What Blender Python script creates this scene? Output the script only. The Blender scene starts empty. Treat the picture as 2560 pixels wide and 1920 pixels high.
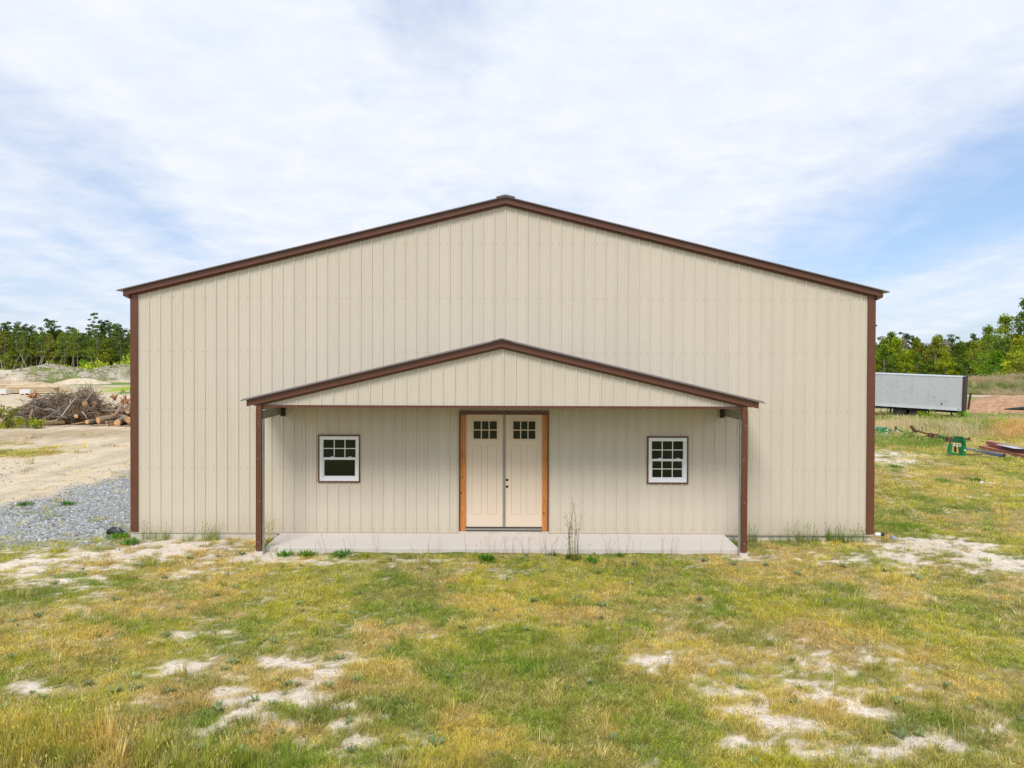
import bpy, math, random
import numpy as np
from mathutils import Vector, Matrix, Euler

R = math.radians
rng = np.random.default_rng(7)
random.seed(7)
scn = bpy.context.scene
COL = scn.collection

# ------------------------------------------------------------------ camera
CAM_Y, CAM_Z, FPX = -15.81, 3.65, 1923.0          # metres, metres, focal length in 2560-wide pixels
cd = bpy.data.cameras.new('camera')
cam = bpy.data.objects.new('camera', cd); COL.objects.link(cam)
cd.sensor_width = 36; cd.lens = FPX / 2560 * 36
cd.shift_x = 23 / 2560; cd.shift_y = -50 / 2560
cd.clip_start = 0.1; cd.clip_end = 5000
cam.location = (0, CAM_Y, CAM_Z)
cam.rotation_euler = (Matrix.Rotation(R(90 - 0.6), 3, 'X') @ Matrix.Rotation(R(0.2), 3, 'Z')).to_euler()
scn.camera = cam

# ------------------------------------------------------------------ light
SUN_DIR = Vector((-0.24, -0.80, 1.0)).normalized()     # towards the sun
sun_el = math.asin(SUN_DIR.z); sun_az = math.atan2(SUN_DIR.x, SUN_DIR.y)
w = bpy.data.worlds.new('World'); scn.world = w; w.use_nodes = True
nt = w.node_tree; N = nt.nodes; L = nt.links; N.clear()
def nd(tree, t, **kw):
    n = tree.nodes.new(t)
    for k, v in kw.items(): setattr(n, k, v)
    return n
def mathn(tree, op, a, b=None, c=None, clamp=False):
    n = tree.nodes.new('ShaderNodeMath'); n.operation = op; n.use_clamp = clamp
    for i, v in enumerate((a, b, c)):
        if v is None: continue
        if isinstance(v, (int, float)): n.inputs[i].default_value = v
        else: tree.links.new(v, n.inputs[i])
    return n.outputs[0]
def ramp(tree, fac, stops, interp='LINEAR'):
    n = tree.nodes.new('ShaderNodeValToRGB'); n.color_ramp.interpolation = interp
    el = n.color_ramp.elements
    while len(el) < len(stops): el.new(0.5)
    for e, (p, c) in zip(el, stops):
        e.position = p; e.color = (c, c, c, 1) if isinstance(c, (int, float)) else (*c, 1)
    tree.links.new(fac, n.inputs[0]); return n.outputs[0]
def mixc(tree, fac, a, b, mode='MIX'):
    n = tree.nodes.new('ShaderNodeMix'); n.data_type = 'RGBA'; n.blend_type = mode
    for i, v in ((0, fac), (6, a), (7, b)):
        if isinstance(v, (int, float)): n.inputs[i].default_value = v
        elif isinstance(v, tuple): n.inputs[i].default_value = (*v, 1)
        else: tree.links.new(v, n.inputs[i])
    return n.outputs[2]
def noise(tree, vec, scale, detail=4, rough=0.55, dist=0.0):
    n = tree.nodes.new('ShaderNodeTexNoise'); n.inputs['Scale'].default_value = scale
    n.inputs['Detail'].default_value = detail; n.inputs['Roughness'].default_value = rough
    n.inputs['Distortion'].default_value = dist
    if vec is not None: tree.links.new(vec, n.inputs['Vector'])
    return n.outputs[0]
def mapping(tree, vec, scale=(1, 1, 1), rot=(0, 0, 0), loc=(0, 0, 0)):
    n = tree.nodes.new('ShaderNodeMapping')
    n.inputs['Scale'].default_value = scale; n.inputs['Rotation'].default_value = rot; n.inputs['Location'].default_value = loc
    tree.links.new(vec, n.inputs['Vector']); return n.outputs[0]

sky = nd(nt, 'ShaderNodeTexSky', sky_type='NISHITA', sun_disc=False)
sky.sun_elevation = sun_el; sky.sun_rotation = sun_az; sky.air_density = 1.0; sky.dust_density = 0.6; sky.ozone_density = 2.0
tc = nd(nt, 'ShaderNodeTexCoord')
sep = nd(nt, 'ShaderNodeSeparateXYZ'); L.new(tc.outputs['Generated'], sep.inputs[0])
zz = mathn(nt, 'ADD', mathn(nt, 'MAXIMUM', sep.outputs[2], 0.0), 0.16)
cmb = nd(nt, 'ShaderNodeCombineXYZ')
L.new(mathn(nt, 'DIVIDE', sep.outputs[0], zz), cmb.inputs[0]); L.new(mathn(nt, 'DIVIDE', sep.outputs[1], zz), cmb.inputs[1])
P = cmb.outputs[0]
big = noise(nt, mapping(nt, P, (0.9, 0.45, 1), (0, 0, R(-32)), (3.1, 1.7, 0)), 0.62, 4, 0.48, 0.9)
streak = noise(nt, mapping(nt, P, (1.6, 0.35, 1), (0, 0, R(-50)), (0.4, 5.2, 0)), 1.1, 7, 0.55, 1.0)
puff = noise(nt, P, 5.5, 8, 0.65, 0.3)
cov = mathn(nt, 'ADD', mathn(nt, 'MULTIPLY', big, 1.45), mathn(nt, 'ADD', mathn(nt, 'MULTIPLY', streak, 0.60), mathn(nt, 'MULTIPLY', puff, 0.26)))
cov = mathn(nt, 'SUBTRACT', cov, 0.36)
def lobe(dx, dz, k, amt):       # thin or thick place in the cloud sheet, given as a direction in the sky
    d = Vector((dx, 1, dz)).normalized()
    vm = nd(nt, 'ShaderNodeVectorMath', operation='DOT_PRODUCT'); vm.inputs[1].default_value = d
    L.new(tc.outputs['Generated'], vm.inputs[0])
    return mathn(nt, 'MULTIPLY', mathn(nt, 'EXPONENT', mathn(nt, 'MULTIPLY', mathn(nt, 'SUBTRACT', vm.outputs['Value'], 1.0), k)), amt)
for lb in ((-0.10, 0.43, 90, -0.46), (-0.20, 0.335, 300, -0.10), (-0.50, 0.11, 45, -0.26), (0.56, 0.08, 24, -0.13), (0.55, 0.30, 18, 0.17), (0.16, 0.24, 22, 0.10), (0.64, 0.42, 50, -0.12),
           (-0.45, 0.34, 16, 0.28), (-0.20, 0.22, 35, 0.10), (0.22, 0.44, 30, 0.08), (0.24, 0.285, 160, -0.10), (0.40, 0.30, 60, -0.05)):
    cov = mathn(nt, 'ADD', cov, lobe(*lb))
elev = mathn(nt, 'MULTIPLY', sep.outputs[2], 2.2, clamp=True)      # the sheet thins towards the horizon
cov = mathn(nt, 'ADD', cov, mathn(nt, 'MULTIPLY', mathn(nt, 'SUBTRACT', elev, 0.45), 0.26))
cloud = ramp(nt, cov, [(0.46, 0.0), (0.64, 0.34), (0.80, 0.70), (0.99, 1.0)])
skyc = mixc(nt, 1.0, sky.outputs[0], (0.95, 0.98, 1.06), 'MULTIPLY')
skyc = mixc(nt, 0.50, skyc, (3.4, 4.8, 7.3))
cl = mixc(nt, ramp(nt, puff, [(0.3, 0.0), (0.7, 1.0)]), (6.0, 6.5, 7.5), (7.05, 7.25, 7.65))
fin = mixc(nt, cloud, skyc, cl)
bg = nd(nt, 'ShaderNodeBackground'); bg.inputs[1].default_value = 0.10
L.new(fin, bg.inputs[0])
wo = nd(nt, 'ShaderNodeOutputWorld'); L.new(bg.outputs[0], wo.inputs[0])

sd = bpy.data.lights.new('sun', 'SUN'); sd.energy = 1.8; sd.angle = R(20); sd.color = (1.0, 0.97, 0.91)
so = bpy.data.objects.new('sun', sd); COL.objects.link(so); so.rotation_euler = SUN_DIR.to_track_quat('Z', 'Y').to_euler(); so.location = (-20, -30, 40)
vs = scn.view_settings
vs.view_transform = 'Standard'; vs.look = 'None'; vs.gamma = 1; vs.use_curve_mapping = False; vs.exposure = 0.42

# ------------------------------------------------------------------ helpers
def M(name, color=(0.5, 0.5, 0.5), rough=0.6, metal=0.0, var=0.0, vscale=4.0, vstretch=(1, 1, 1), bump=0.0, bscale=40.0, tint=False, color2=None, spec=0.5, objrand=0.0):
    m = bpy.data.materials.new(name); m.use_nodes = True
    t = m.node_tree; b = t.nodes['Principled BSDF']
    b.inputs['Roughness'].default_value = rough; b.inputs['Metallic'].default_value = metal
    b.inputs['Specular IOR Level'].default_value = spec
    c = nd(t, 'ShaderNodeRGB'); c.outputs[0].default_value = (*color, 1); out = c.outputs[0]
    co = nd(t, 'ShaderNodeTexCoord').outputs['Object']
    if var > 0 or color2:
        f = noise(t, mapping(t, co, vstretch), vscale, 5, 0.6)
        if color2:
            out = mixc(t, ramp(t, f, [(0.38, 0.0), (0.62, 1.0)]), out, color2)
        if var > 0:
            out = mixc(t, 1.0, out, ramp(t, f, [(0.25, 1 - var), (0.75, 1 + var)]), 'MULTIPLY')
    if objrand > 0:
        oi = nd(t, 'ShaderNodeObjectInfo')
        out = mixc(t, 1.0, out, ramp(t, oi.outputs['Random'], [(0, 1 - objrand), (1, 1 + objrand)]), 'MULTIPLY')
    if tint:
        oi = nd(t, 'ShaderNodeObjectInfo'); out = mixc(t, 1.0, out, oi.outputs['Color'], 'MULTIPLY')
    t.links.new(out, b.inputs['Base Color'])
    if bump > 0:
        bn = nd(t, 'ShaderNodeBump'); bn.inputs['Strength'].default_value = bump; bn.inputs['Distance'].default_value = 0.01
        t.links.new(noise(t, co, bscale, 5, 0.6), bn.inputs['Height']); t.links.new(bn.outputs[0], b.inputs['Normal'])
    return m

def siding_material(name):
    m = bpy.data.materials.new(name); m.use_nodes = True; t = m.node_tree; b = t.nodes['Principled BSDF']
    b.inputs['Roughness'].default_value = 0.42; b.inputs['Specular IOR Level'].default_value = 0.35
    geo = nd(t, 'ShaderNodeNewGeometry').outputs['Position']
    dust = noise(t, mapping(t, geo, (3.0, 1, 0.35)), 1.2, 6, 0.6)
    fine = noise(t, mapping(t, geo, (14, 1, 1.2)), 2.0, 5, 0.65)
    sx = nd(t, 'ShaderNodeSeparateXYZ'); t.links.new(geo, sx.inputs[0])
    splash = mathn(t, 'MULTIPLY', mathn(t, 'SUBTRACT', 1.0, mathn(t, 'DIVIDE', sx.outputs[2], 0.45), clamp=True), mathn(t, 'MULTIPLY', fine, 0.55))
    c = mixc(t, ramp(t, dust, [(0.35, 0.0), (0.7, 1.0)]), (0.68, 0.604, 0.49), (0.655, 0.58, 0.468))
    c = mixc(t, 1.0, c, ramp(t, fine, [(0.3, 0.975), (0.7, 1.015)]), 'MULTIPLY')
    c = mixc(t, splash, c, (0.44, 0.35, 0.23))
    oi = nd(t, 'ShaderNodeObjectInfo')
    c = mixc(t, 1.0, c, ramp(t, oi.outputs['Random'], [(0, 0.975), (1, 1.02)]), 'MULTIPLY')
    t.links.new(c, b.inputs['Base Color'])
    bn = nd(t, 'ShaderNodeBump'); bn.inputs['Strength'].default_value = 0.22; bn.inputs['Distance'].default_value = 0.03
    t.links.new(noise(t, mapping(t, geo, (2.5, 1, 0.8)), 3.0, 3, 0.5), bn.inputs['Height']); t.links.new(bn.outputs[0], b.inputs['Normal'])
    return m

MT = {}
MT['siding'] = siding_material('siding_paint')
MT['brown'] = M('brown_trim_paint', (0.145, 0.054, 0.028), 0.36, var=0.10, vscale=6, bump=0.03)
MT['roof'] = M('brown_roof_metal', (0.20, 0.17, 0.16), 0.35, var=0.1)
MT['galv'] = M('galvanised_steel', (0.42, 0.43, 0.40), 0.42, metal=0.75, var=0.28, vscale=14, bump=0.1)
MT['wood'] = M('cedar_wood', (0.56, 0.21, 0.045), 0.55, var=0.34, vscale=5, vstretch=(9, 9, 0.7), bump=0.15)
MT['knot'] = M('dark_knot', (0.09, 0.028, 0.012), 0.6)
MT['door'] = M('cream_door_paint', (0.79, 0.64, 0.49), 0.4, var=0.03, vscale=2.5)
MT['doorline'] = M('door_moulding_paint', (0.74, 0.56, 0.40), 0.45)
MT['vinyl'] = M('white_vinyl', (0.88, 0.88, 0.88), 0.35, var=0.02)
MT['screw'] = M('painted_screw', (0.30, 0.25, 0.18), 0.45)
MT['dark'] = M('interior_shade', (0.018, 0.016, 0.013), 0.9)  # near-black colour in place of shade inside room, lock holes and pipe
MT['grey'] = M('grey_weatherstrip', (0.34, 0.32, 0.28), 0.45, metal=0.3, var=0.1)
MT['black'] = M('black_plastic', (0.02, 0.022, 0.026), 0.35, bump=0.3, bscale=25)
MT['white'] = M('white_plastic', (0.78, 0.80, 0.80), 0.4)
MT['concrete'] = M('concrete', (0.69, 0.63, 0.57), 0.85, var=0.07, vscale=1.7, bump=0.25, bscale=90, color2=(0.64, 0.58, 0.51))
MT['found'] = M('foundation_concrete', (0.60, 0.54, 0.45), 0.9, var=0.15, vscale=6, bump=0.3, bscale=60)
MT['green'] = M('green_machine_paint', (0.008, 0.20, 0.055), 0.35, var=0.2, vscale=7)
MT['greend'] = M('dark_green_machine_paint', (0.006, 0.11, 0.035), 0.4, var=0.2, vscale=7)
MT['rust'] = M('rusty_iron', (0.17, 0.055, 0.028), 0.75, var=0.4, vscale=12, bump=0.3, color2=(0.09, 0.055, 0.04))
MT['redsteel'] = M('red_primer_steel', (0.42, 0.065, 0.05), 0.55, var=0.25, vscale=3, vstretch=(0.6, 4, 4), color2=(0.50, 0.14, 0.10))
MT['tansteel'] = M('faded_flange_primer', (0.68, 0.42, 0.30), 0.6, var=0.15, vscale=4)
MT['blue'] = M('blue_pipe_paint', (0.06, 0.085, 0.16), 0.4, metal=0.2, var=0.3, vscale=5)
MT['tyre'] = M('tyre_rubber', (0.018, 0.018, 0.02), 0.85, bump=0.3)
MT['chassis'] = M('rusty_chassis', (0.055, 0.035, 0.028), 0.8, var=0.3, vscale=5)
MT['bark'] = M('bark', (0.20, 0.155, 0.115), 0.9, var=0.4, vscale=9, vstretch=(1, 1, 0.4), bump=0.6, bscale=20, tint=True)
MT['cut'] = M('fresh_cut_wood', (0.66, 0.32, 0.12), 0.75, var=0.28, vscale=9, color2=(0.72, 0.45, 0.22))
MT['brush'] = M('dry_brush', (0.085, 0.045, 0.025), 0.9, var=0.6, vscale=1.6, color2=(0.24, 0.14, 0.075))
MT['brush2'] = M('grey_brush', (0.15, 0.12, 0.085), 0.9, var=0.6, vscale=2.5, color2=(0.33, 0.27, 0.19))
MT['lumber'] = M('sawn_lumber', (0.70, 0.54, 0.34), 0.75, var=0.2, vscale=5, vstretch=(0.4, 3, 3), objrand=0.18)
MT['palelum'] = M('pale_wrap', (0.72, 0.70, 0.66), 0.6, var=0.1)
MT['rock'] = M('rubble_rock', (0.52, 0.46, 0.38), 0.9, var=0.4, vscale=3, bump=0.5)
MT['treebark'] = M('tree_bark', (0.30, 0.25, 0.20), 0.9, var=0.3, vscale=1.5, tint=True)
MT['deadwood'] = M('pale_dead_wood', (0.40, 0.34, 0.27), 0.85, var=0.2, vscale=2)

def leaf_material(name, attr=None, base=(0.10, 0.16, 0.03), trans=0.35, randamt=0.25, vscale=0.6, rough=0.6, tint=True):
    m = bpy.data.materials.new(name); m.use_nodes = True; t = m.node_tree; t.nodes.clear()
    c = nd(t, 'ShaderNodeRGB'); c.outputs[0].default_value = (*base, 1); out = c.outputs[0]
    if attr:
        a = nd(t, 'ShaderNodeAttribute'); a.attribute_type = 'INSTANCER'; a.attribute_name = attr; out = a.outputs['Color']
    elif tint:
        oi = nd(t, 'ShaderNodeObjectInfo'); out = mixc(t, 1.0, out, oi.outputs['Color'], 'MULTIPLY')
    va = nd(t, 'ShaderNodeAttribute'); va.attribute_name = 'shade'          # each blade or leaf has its own tone
    out = mixc(t, 1.0, out, va.outputs['Color'], 'MULTIPLY')
    if randamt and not attr:
        oi = nd(t, 'ShaderNodeObjectInfo')
        out = mixc(t, 1.0, out, ramp(t, oi.outputs['Random'], [(0, (1 - randamt, 1 - randamt, 1 - randamt)), (1, (1 + randamt, 1 + randamt * .8, 1 + randamt * .4))]), 'MULTIPLY')
    d = nd(t, 'ShaderNodeBsdfDiffuse'); tr = nd(t, 'ShaderNodeBsdfTranslucent'); gl = nd(t, 'ShaderNodeBsdfGlossy'); gl.inputs['Roughness'].default_value = 0.5
    t.links.new(out, d.inputs[0]); t.links.new(out, tr.inputs[0]); gl.inputs[0].default_value = (0.8, 0.85, 0.8, 1)
    mx = nd(t, 'ShaderNodeMixShader'); mx.inputs[0].default_value = trans
    t.links.new(d.outputs[0], mx.inputs[1]); t.links.new(tr.outputs[0], mx.inputs[2])
    m2 = nd(t, 'ShaderNodeMixShader'); m2.inputs[0].default_value = 0.008
    t.links.new(mx.outputs[0], m2.inputs[1]); t.links.new(gl.outputs[0], m2.inputs[2])
    o = nd(t, 'ShaderNodeOutputMaterial'); t.links.new(m2.outputs[0], o.inputs[0])
    return m
MT['grassblade'] = leaf_material('grass_blade', attr='tone')
MT['leaf'] = leaf_material('tree_leaf', base=(0.215, 0.275, 0.05))
MT['weedleaf'] = leaf_material('weed_leaf', base=(0.12, 0.21, 0.035), randamt=0.1)
MT['stalk'] = leaf_material('dry_stalk', base=(0.42, 0.33, 0.17), trans=0.1, randamt=0.15)
MT['stemgreen'] = leaf_material('green_stem', base=(0.17, 0.20, 0.06), trans=0.1, randamt=0.1)

def glass_material():
    m = bpy.data.materials.new('window_glass'); m.use_nodes = True; t = m.node_tree; b = t.nodes['Principled BSDF']
    b.inputs['Base Color'].default_value = (0.010, 0.016, 0.010, 1); b.inputs['Roughness'].default_value = 0.03
    b.inputs['IOR'].default_value = 1.42
    co = nd(t, 'ShaderNodeTexCoord').outputs['Object']
    bn = nd(t, 'ShaderNodeBump'); bn.inputs['Strength'].default_value = 0.12; bn.inputs['Distance'].default_value = 0.02
    t.links.new(noise(t, co, 5, 2, 0.5), bn.inputs['Height']); t.links.new(bn.outputs[0], b.inputs['Normal'])
    return m
MT['glass'] = glass_material()

class MB:
    def __init__(s): s.v = []; s.f = []; s.mi = []
    def add(s, vs, fs, mi=0):
        o = len(s.v); s.v.extend([tuple(p) for p in vs]); s.f.extend([tuple(i + o for i in f) for f in fs]); s.mi.extend([mi] * len(fs))
    def box(s, x0, y0, z0, x1, y1, z1, mi=0):
        v = [(x0,y0,z0),(x1,y0,z0),(x1,y1,z0),(x0,y1,z0),(x0,y0,z1),(x1,y0,z1),(x1,y1,z1),(x0,y1,z1)]
        s.add(v, [(0,3,2,1),(4,5,6,7),(0,1,5,4),(1,2,6,5),(2,3,7,6),(3,0,4,7)], mi)
    def beam(s, a, b, w_, h_, mi=0, up=(0, 0, 1)):
        a = Vector(a); b = Vector(b); d = (b - a).normalized(); u = Vector(up)
        if abs(d.dot(u)) > 0.98: u = Vector((0, 1, 0))
        sd_ = d.cross(u).normalized(); u = sd_.cross(d).normalized()
        sd_ = sd_ * w_ / 2; u = u * h_ / 2
        v = [a - sd_ - u, a + sd_ - u, a + sd_ + u, a - sd_ + u, b - sd_ - u, b + sd_ - u, b + sd_ + u, b - sd_ + u]
        s.add(v, [(0,1,2,3),(7,6,5,4),(0,4,5,1),(1,5,6,2),(2,6,7,3),(3,7,4,0)], mi)
    def tube(s, pts, rad, n=6, mi=0, capmi=None, wob=0.0):
        pts = [Vector(p) for p in pts]; base = len(s.v)
        if not hasattr(rad, '__len__'): rad = [rad] * len(pts)
        for i, p in enumerate(pts):
            d = (pts[min(i + 1, len(pts) - 1)] - pts[max(i - 1, 0)]).normalized()
            u = Vector((0, 0, 1)) if abs(d.z) < 0.9 else Vector((1, 0, 0))
            a = d.cross(u).normalized(); b = d.cross(a)
            for k in range(n):
                an = 2 * math.pi * k / n; r = rad[i] * (1 + wob * random.uniform(-1, 1))
                s.v.append(tuple(p + a * math.cos(an) * r + b * math.sin(an) * r))
        for i in range(len(pts) - 1):
            for k in range(n):
                k2 = (k + 1) % n
                s.f.append((base + i*n + k, base + i*n + k2, base + (i+1)*n + k2, base + (i+1)*n + k)); s.mi.append(mi)
        cm = mi if capmi is None else capmi
        s.f.append(tuple(base + k for k in range(n))[::-1]); s.mi.append(cm)
        s.f.append(tuple(base + (len(pts)-1)*n + k for k in range(n))); s.mi.append(cm)
    def prism(s, poly, axis, a, b, mi=0):      # poly in the plane perpendicular to the axis, extruded from a to b
        def P3(p, t):
            return {'y': (p[0], t, p[1]), 'x': (t, p[0], p[1]), 'z': (p[0], p[1], t)}[axis]
        n = len(poly); v = [P3(p, a) for p in poly] + [P3(p, b) for p in poly]
        s.add(v, [tuple(range(n))[::-1], tuple(range(n, 2*n))] + [(i, (i+1) % n, n + (i+1) % n, n + i) for i in range(n)], mi)
    def build(s, name, mats, parent=None, smooth=False, shade=None):
        me = bpy.data.meshes.new(name); me.from_pydata(s.v, [], s.f)
        if not isinstance(mats, (list, tuple)): mats = [mats]
        for m in mats: me.materials.append(m)
        if len(mats) > 1: me.polygons.foreach_set('material_index', s.mi)
        if smooth: me.polygons.foreach_set('use_smooth', [True] * len(s.f))
        if shade is not None: set_shade(me, shade)
        me.update()
        o = bpy.data.objects.new(name, me); COL.objects.link(o)
        if parent: o.parent = parent
        return o
def set_shade(me, vals):       # vals: (n,3) per vertex tone
    a = me.attributes.new('shade', 'FLOAT_COLOR', 'POINT')
    arr = np.ones((len(me.vertices), 4), dtype=np.float32); arr[:, :3] = vals; a.data.foreach_set('color', arr.ravel())
def np_obj(name, V, F, mat, parent=None, shade=None, link=True, smooth=False):
    me = bpy.data.meshes.new(name)
    V = np.asarray(V, dtype=np.float32); F = np.asarray(F, dtype=np.int32)
    me.vertices.add(len(V)); me.vertices.foreach_set('co', V.ravel())
    k = F.shape[1]; me.loops.add(F.size); me.loops.foreach_set('vertex_index', F.ravel())
    me.polygons.add(len(F)); me.polygons.foreach_set('loop_start', np.arange(0, F.size, k, dtype=np.int32))
    me.materials.append(mat)
    if shade is not None: set_shade(me, shade)
    me.update(calc_edges=True)
    if smooth: me.polygons.foreach_set('use_smooth', np.ones(len(F), dtype=bool))
    o = bpy.data.objects.new(name, me)
    if link: COL.objects.link(o)
    if parent: o.parent = parent
    return o
def tag(o, label=None, cat=None, group=None, kind=None):
    if label: o['label'] = label
    if cat: o['category'] = cat
    if group: o['group'] = group
    if kind: o['kind'] = kind
    return o
def empty(name, loc=(0, 0, 0), rz=0.0):
    o = bpy.data.objects.new(name, None); o.empty_display_size = 0.2; COL.objects.link(o)
    o.location = loc; o.rotation_euler = (0, 0, rz); return o
def copy_tree(o, parent=None):
    c = o.copy(); COL.objects.link(c); c.parent = parent
    for ch in list(o.children): copy_tree(ch, c)
    return c

def vnoise(x, y, seed=0):
    xi = np.floor(x).astype(np.int64); yi = np.floor(y).astype(np.int64); xf = x - xi; yf = y - yi
    def h(a, b):
        n = (a * 374761393 + b * 668265263 + seed * 1442695041) & 0xFFFFFFFF
        n = ((n ^ (n >> 13)) * 1274126177) & 0xFFFFFFFF
        return ((n ^ (n >> 16)) & 0xFFFF) / 65535.0
    u = xf * xf * (3 - 2 * xf); v = yf * yf * (3 - 2 * yf)
    return (h(xi, yi) * (1 - u) + h(xi + 1, yi) * u) * (1 - v) + (h(xi, yi + 1) * (1 - u) + h(xi + 1, yi + 1) * u) * v
def fbm(x, y, sc, oct_=4, seed=0, gain=0.5):
    x = np.asarray(x, float); y = np.asarray(y, float)
    s = 0; a = 1; t = 0
    for i in range(oct_):
        s = s + a * vnoise(x * sc + 17.3 * i, y * sc + 9.1 * i, seed + i); t += a; a *= gain; sc *= 2.03
    return s / t
def sst(x, a, b):
    t = np.clip((x - a) / (b - a), 0, 1); return t * t * (3 - 2 * t)

def gz(x, y):                    # height of the ground
    x = np.asarray(x, float); y = np.asarray(y, float)
    h = -0.135 + 0 * x
    h = h - 1.45 * sst(y, 5, 62) * sst(x, 2, 16)
    h = h - 0.10 * sst(y, 8, 40) * sst(-x, 2, 16)
    away = sst(np.abs(x), 8.2, 12) + sst(-y, 1.6, 4) + sst(y, 29, 33); away = np.clip(away, 0, 1)
    h = h + (fbm(x, y, 0.35, 3, 3) - 0.5) * 0.16 * away + (fbm(x, y, 2.2, 3, 11) - 0.5) * 0.045
    near = sst(-y, -3, 1)
    h = h + near * (fbm(x, y, 9.0, 2, 21) - 0.5) * 0.022
    return h
def at(px, py):                  # the point of the ground that a photograph position shows
    tn = (py - 890 - (px - 1257) * math.tan(R(0.2))) / FPX; d = 3.8 / tn
    for _ in range(6):
        d = (CAM_Z - float(gz((px - 1257) / FPX * d, d + CAM_Y))) / tn
    return (px - 1257) / FPX * d, d + CAM_Y
def ell(px, py, rx, ry):
    x, y = at(px, py); d = y - CAM_Y
    y1 = at(px, py - ry)[1]; y0 = at(px, py + ry)[1]
    return x, y, rx / FPX * d, (y1 - y0) / 2
def blobs(x, y, lst):
    s = 0 * x
    for (px, py, rx, ry, wt) in lst:
        cx, cy, ax, ay = ell(px, py, rx, ry)
        q = ((x - cx) / ax) ** 2 + ((y - cy) / ay) ** 2
        s = np.maximum(s, wt * np.exp(-q * 0.55))
    return s
SAND = [(723,1665,70,17,1),(463,1671,50,13,.9),(608,1752,150,30,1),(752,1758,95,28,.95),(781,1706,90,22,.9),(903,1810,65,15,1),(521,1830,70,35,.85),
 (417,1763,60,24,.9),(64,1720,60,11,.85),(498,1590,70,15,.6),(746,1813,50,13,.9),(926,1850,90,28,.7),(620,1790,120,25,.85),(880,1655,70,10,.6),
 (1627,1653,60,12,.9),(1650,1683,45,10,.9),(1818,1723,70,30,.9),(1893,1717,60,14,.9),(2015,1717,65,24,1),(2032,1752,70,14,1),(2125,1758,55,16,.95),
 (2183,1787,80,18,1),(1986,1810,130,30,.95),(1847,1781,55,22,.9),(1853,1868,75,20,.85),(1974,1873,65,18,.9),(2321,1862,95,20,1),(2183,1885,120,24,.9),(2455,1833,50,14,.8),
 (2060,1700,120,60,.55),(650,1740,200,70,.55),
 (470,1362,150,18,1),(330,1385,160,18,1),(250,1420,110,12,.6),(60,1420,110,26,.9),(150,1450,70,16,.75),(640,1396,130,13,.95),(820,1404,140,8,.9),(1060,1402,80,6,.75),(420,1440,80,10,.5),(560,1430,90,10,.6),
 (2350,1365,130,20,1),(2490,1405,110,26,1),(2240,1400,80,16,.9),(2130,1400,80,9,.8),(2190,1135,90,9,.9),(2210,1150,90,9,.8),(1870,1400,60,8,.7),(2270,1190,40,4,.6),
 (1250,1566,60,8,.35),(1090,1720,60,10,.4),(2420,1245,60,4,.35)]
def fields(x, y):
    x = np.asarray(x, float); y = np.asarray(y, float)
    n1 = fbm(x, y, 0.8, 4, 31); n2 = fbm(x, y, 3.5, 4, 41, 0.6); n3 = fbm(x * 1.0, y * 1.6, 9.0, 3, 51)
    b = blobs(x, y, SAND)
    n4 = fbm(x, y * 1.7, 5.5, 4, 57, 0.7)
    sand = sst(b + (n2 - 0.5) * 1.2 + (n4 - 0.5) * 2.1 + (n1 - 0.5) * 0.2 + .03, 0.36, 0.80) * (b > 0.05)
    sand = np.maximum(sand, 0.75 * sst(n4 + (n1 - .5) * .5, 0.66, 0.76))
    # left yard: drive of pale sand, gravel beside the building
    left = sst(-x, 6.8, 8.6) * sst(y + 0.1 * (x + 8), -1.3, 0.1)
    drv = sst(-x - 12.1 + (y - 3.1) * 0.15 + (n1 - 0.5) * 1.6 + (n2 - .5) * 1.2, -0.6, 0.9)
    gravel = left * (1 - drv) * (1 - sst(y, 16, 24)) * sst(n2 + 0.10 * n3 + sst(y, -1.6, 1.6) * 0.42, 0.42, 0.66)
    road = left * drv
    gstrip = blobs(x, y, [(40,1134,110,9,1),(150,1118,120,8,.55),(0,1112,90,8,.6)])
    far = sst(y, 28, 40) * sst(-x, 10, 16)
    roadgrass = np.clip(sst(gstrip + (n2 - .5) * .8, 0.42, 0.7) + far * sst(n1 + (n2 - .5) * .3, 0.52, 0.66) * 0.8, 0, 1)
    sand = np.maximum(sand, road * (1 - roadgrass)); sand = np.where((gravel > .3), np.minimum(sand, 1 - gravel), sand)
    # right side, far: strip of bare clay behind the trailer
    g = fbm(x, y, 0.55, 4, 61) + (fbm(x, y, 2.6, 4, 71) - 0.5) * 0.85       # how green
    return sand, gravel, road, g, n2, n3

C_SAND = np.array((0.80, 0.69, 0.56)); C_ROAD = np.array((0.72, 0.59, 0.41)); C_GRAV = np.array((0.40, 0.40, 0.385)); C_THATCH = np.array((0.47, 0.37, 0.15)); C_GREEN = np.array((0.25, 0.30, 0.05)); C_YEL = np.array((0.46, 0.41, 0.07))

# ------------------------------------------------------------------ ground
def grid_axis(segs):
    out = []
    for a, b, st in segs: out.extend(np.arange(a, b, st))
    out.append(segs[-1][1]); return np.array(out)
xs = grid_axis([(-900, -200, 50), (-200, -60, 5), (-60, -26, 0.7), (-26, -13, 0.2), (-13, 13, 0.075), (13, 26, 0.2), (26, 60, 0.7), (60, 200, 5), (200, 900, 50)])
ys = grid_axis([(-300, -40, 20), (-40, -14, 1.0), (-14, -10, 0.2), (-10, 1.6, 0.075), (1.6, 12, 0.2), (12, 50, 0.5), (50, 120, 1.5), (120, 300, 8), (300, 1500, 60)])
X, Y = np.meshgrid(xs, ys)
Xf = X.ravel(); Yf = Y.ravel()
Z = gz(Xf, Yf)
inb = (np.abs(Xf) < 7.3) & (Yf > 0.3) & (Yf < 29.5); Z = np.where(inb, -0.35, Z)
sand, gravel, road, g, n2, n3 = fields(Xf, Yf)
gg = sst(g, 0.38, 0.62)[:, None]
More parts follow.
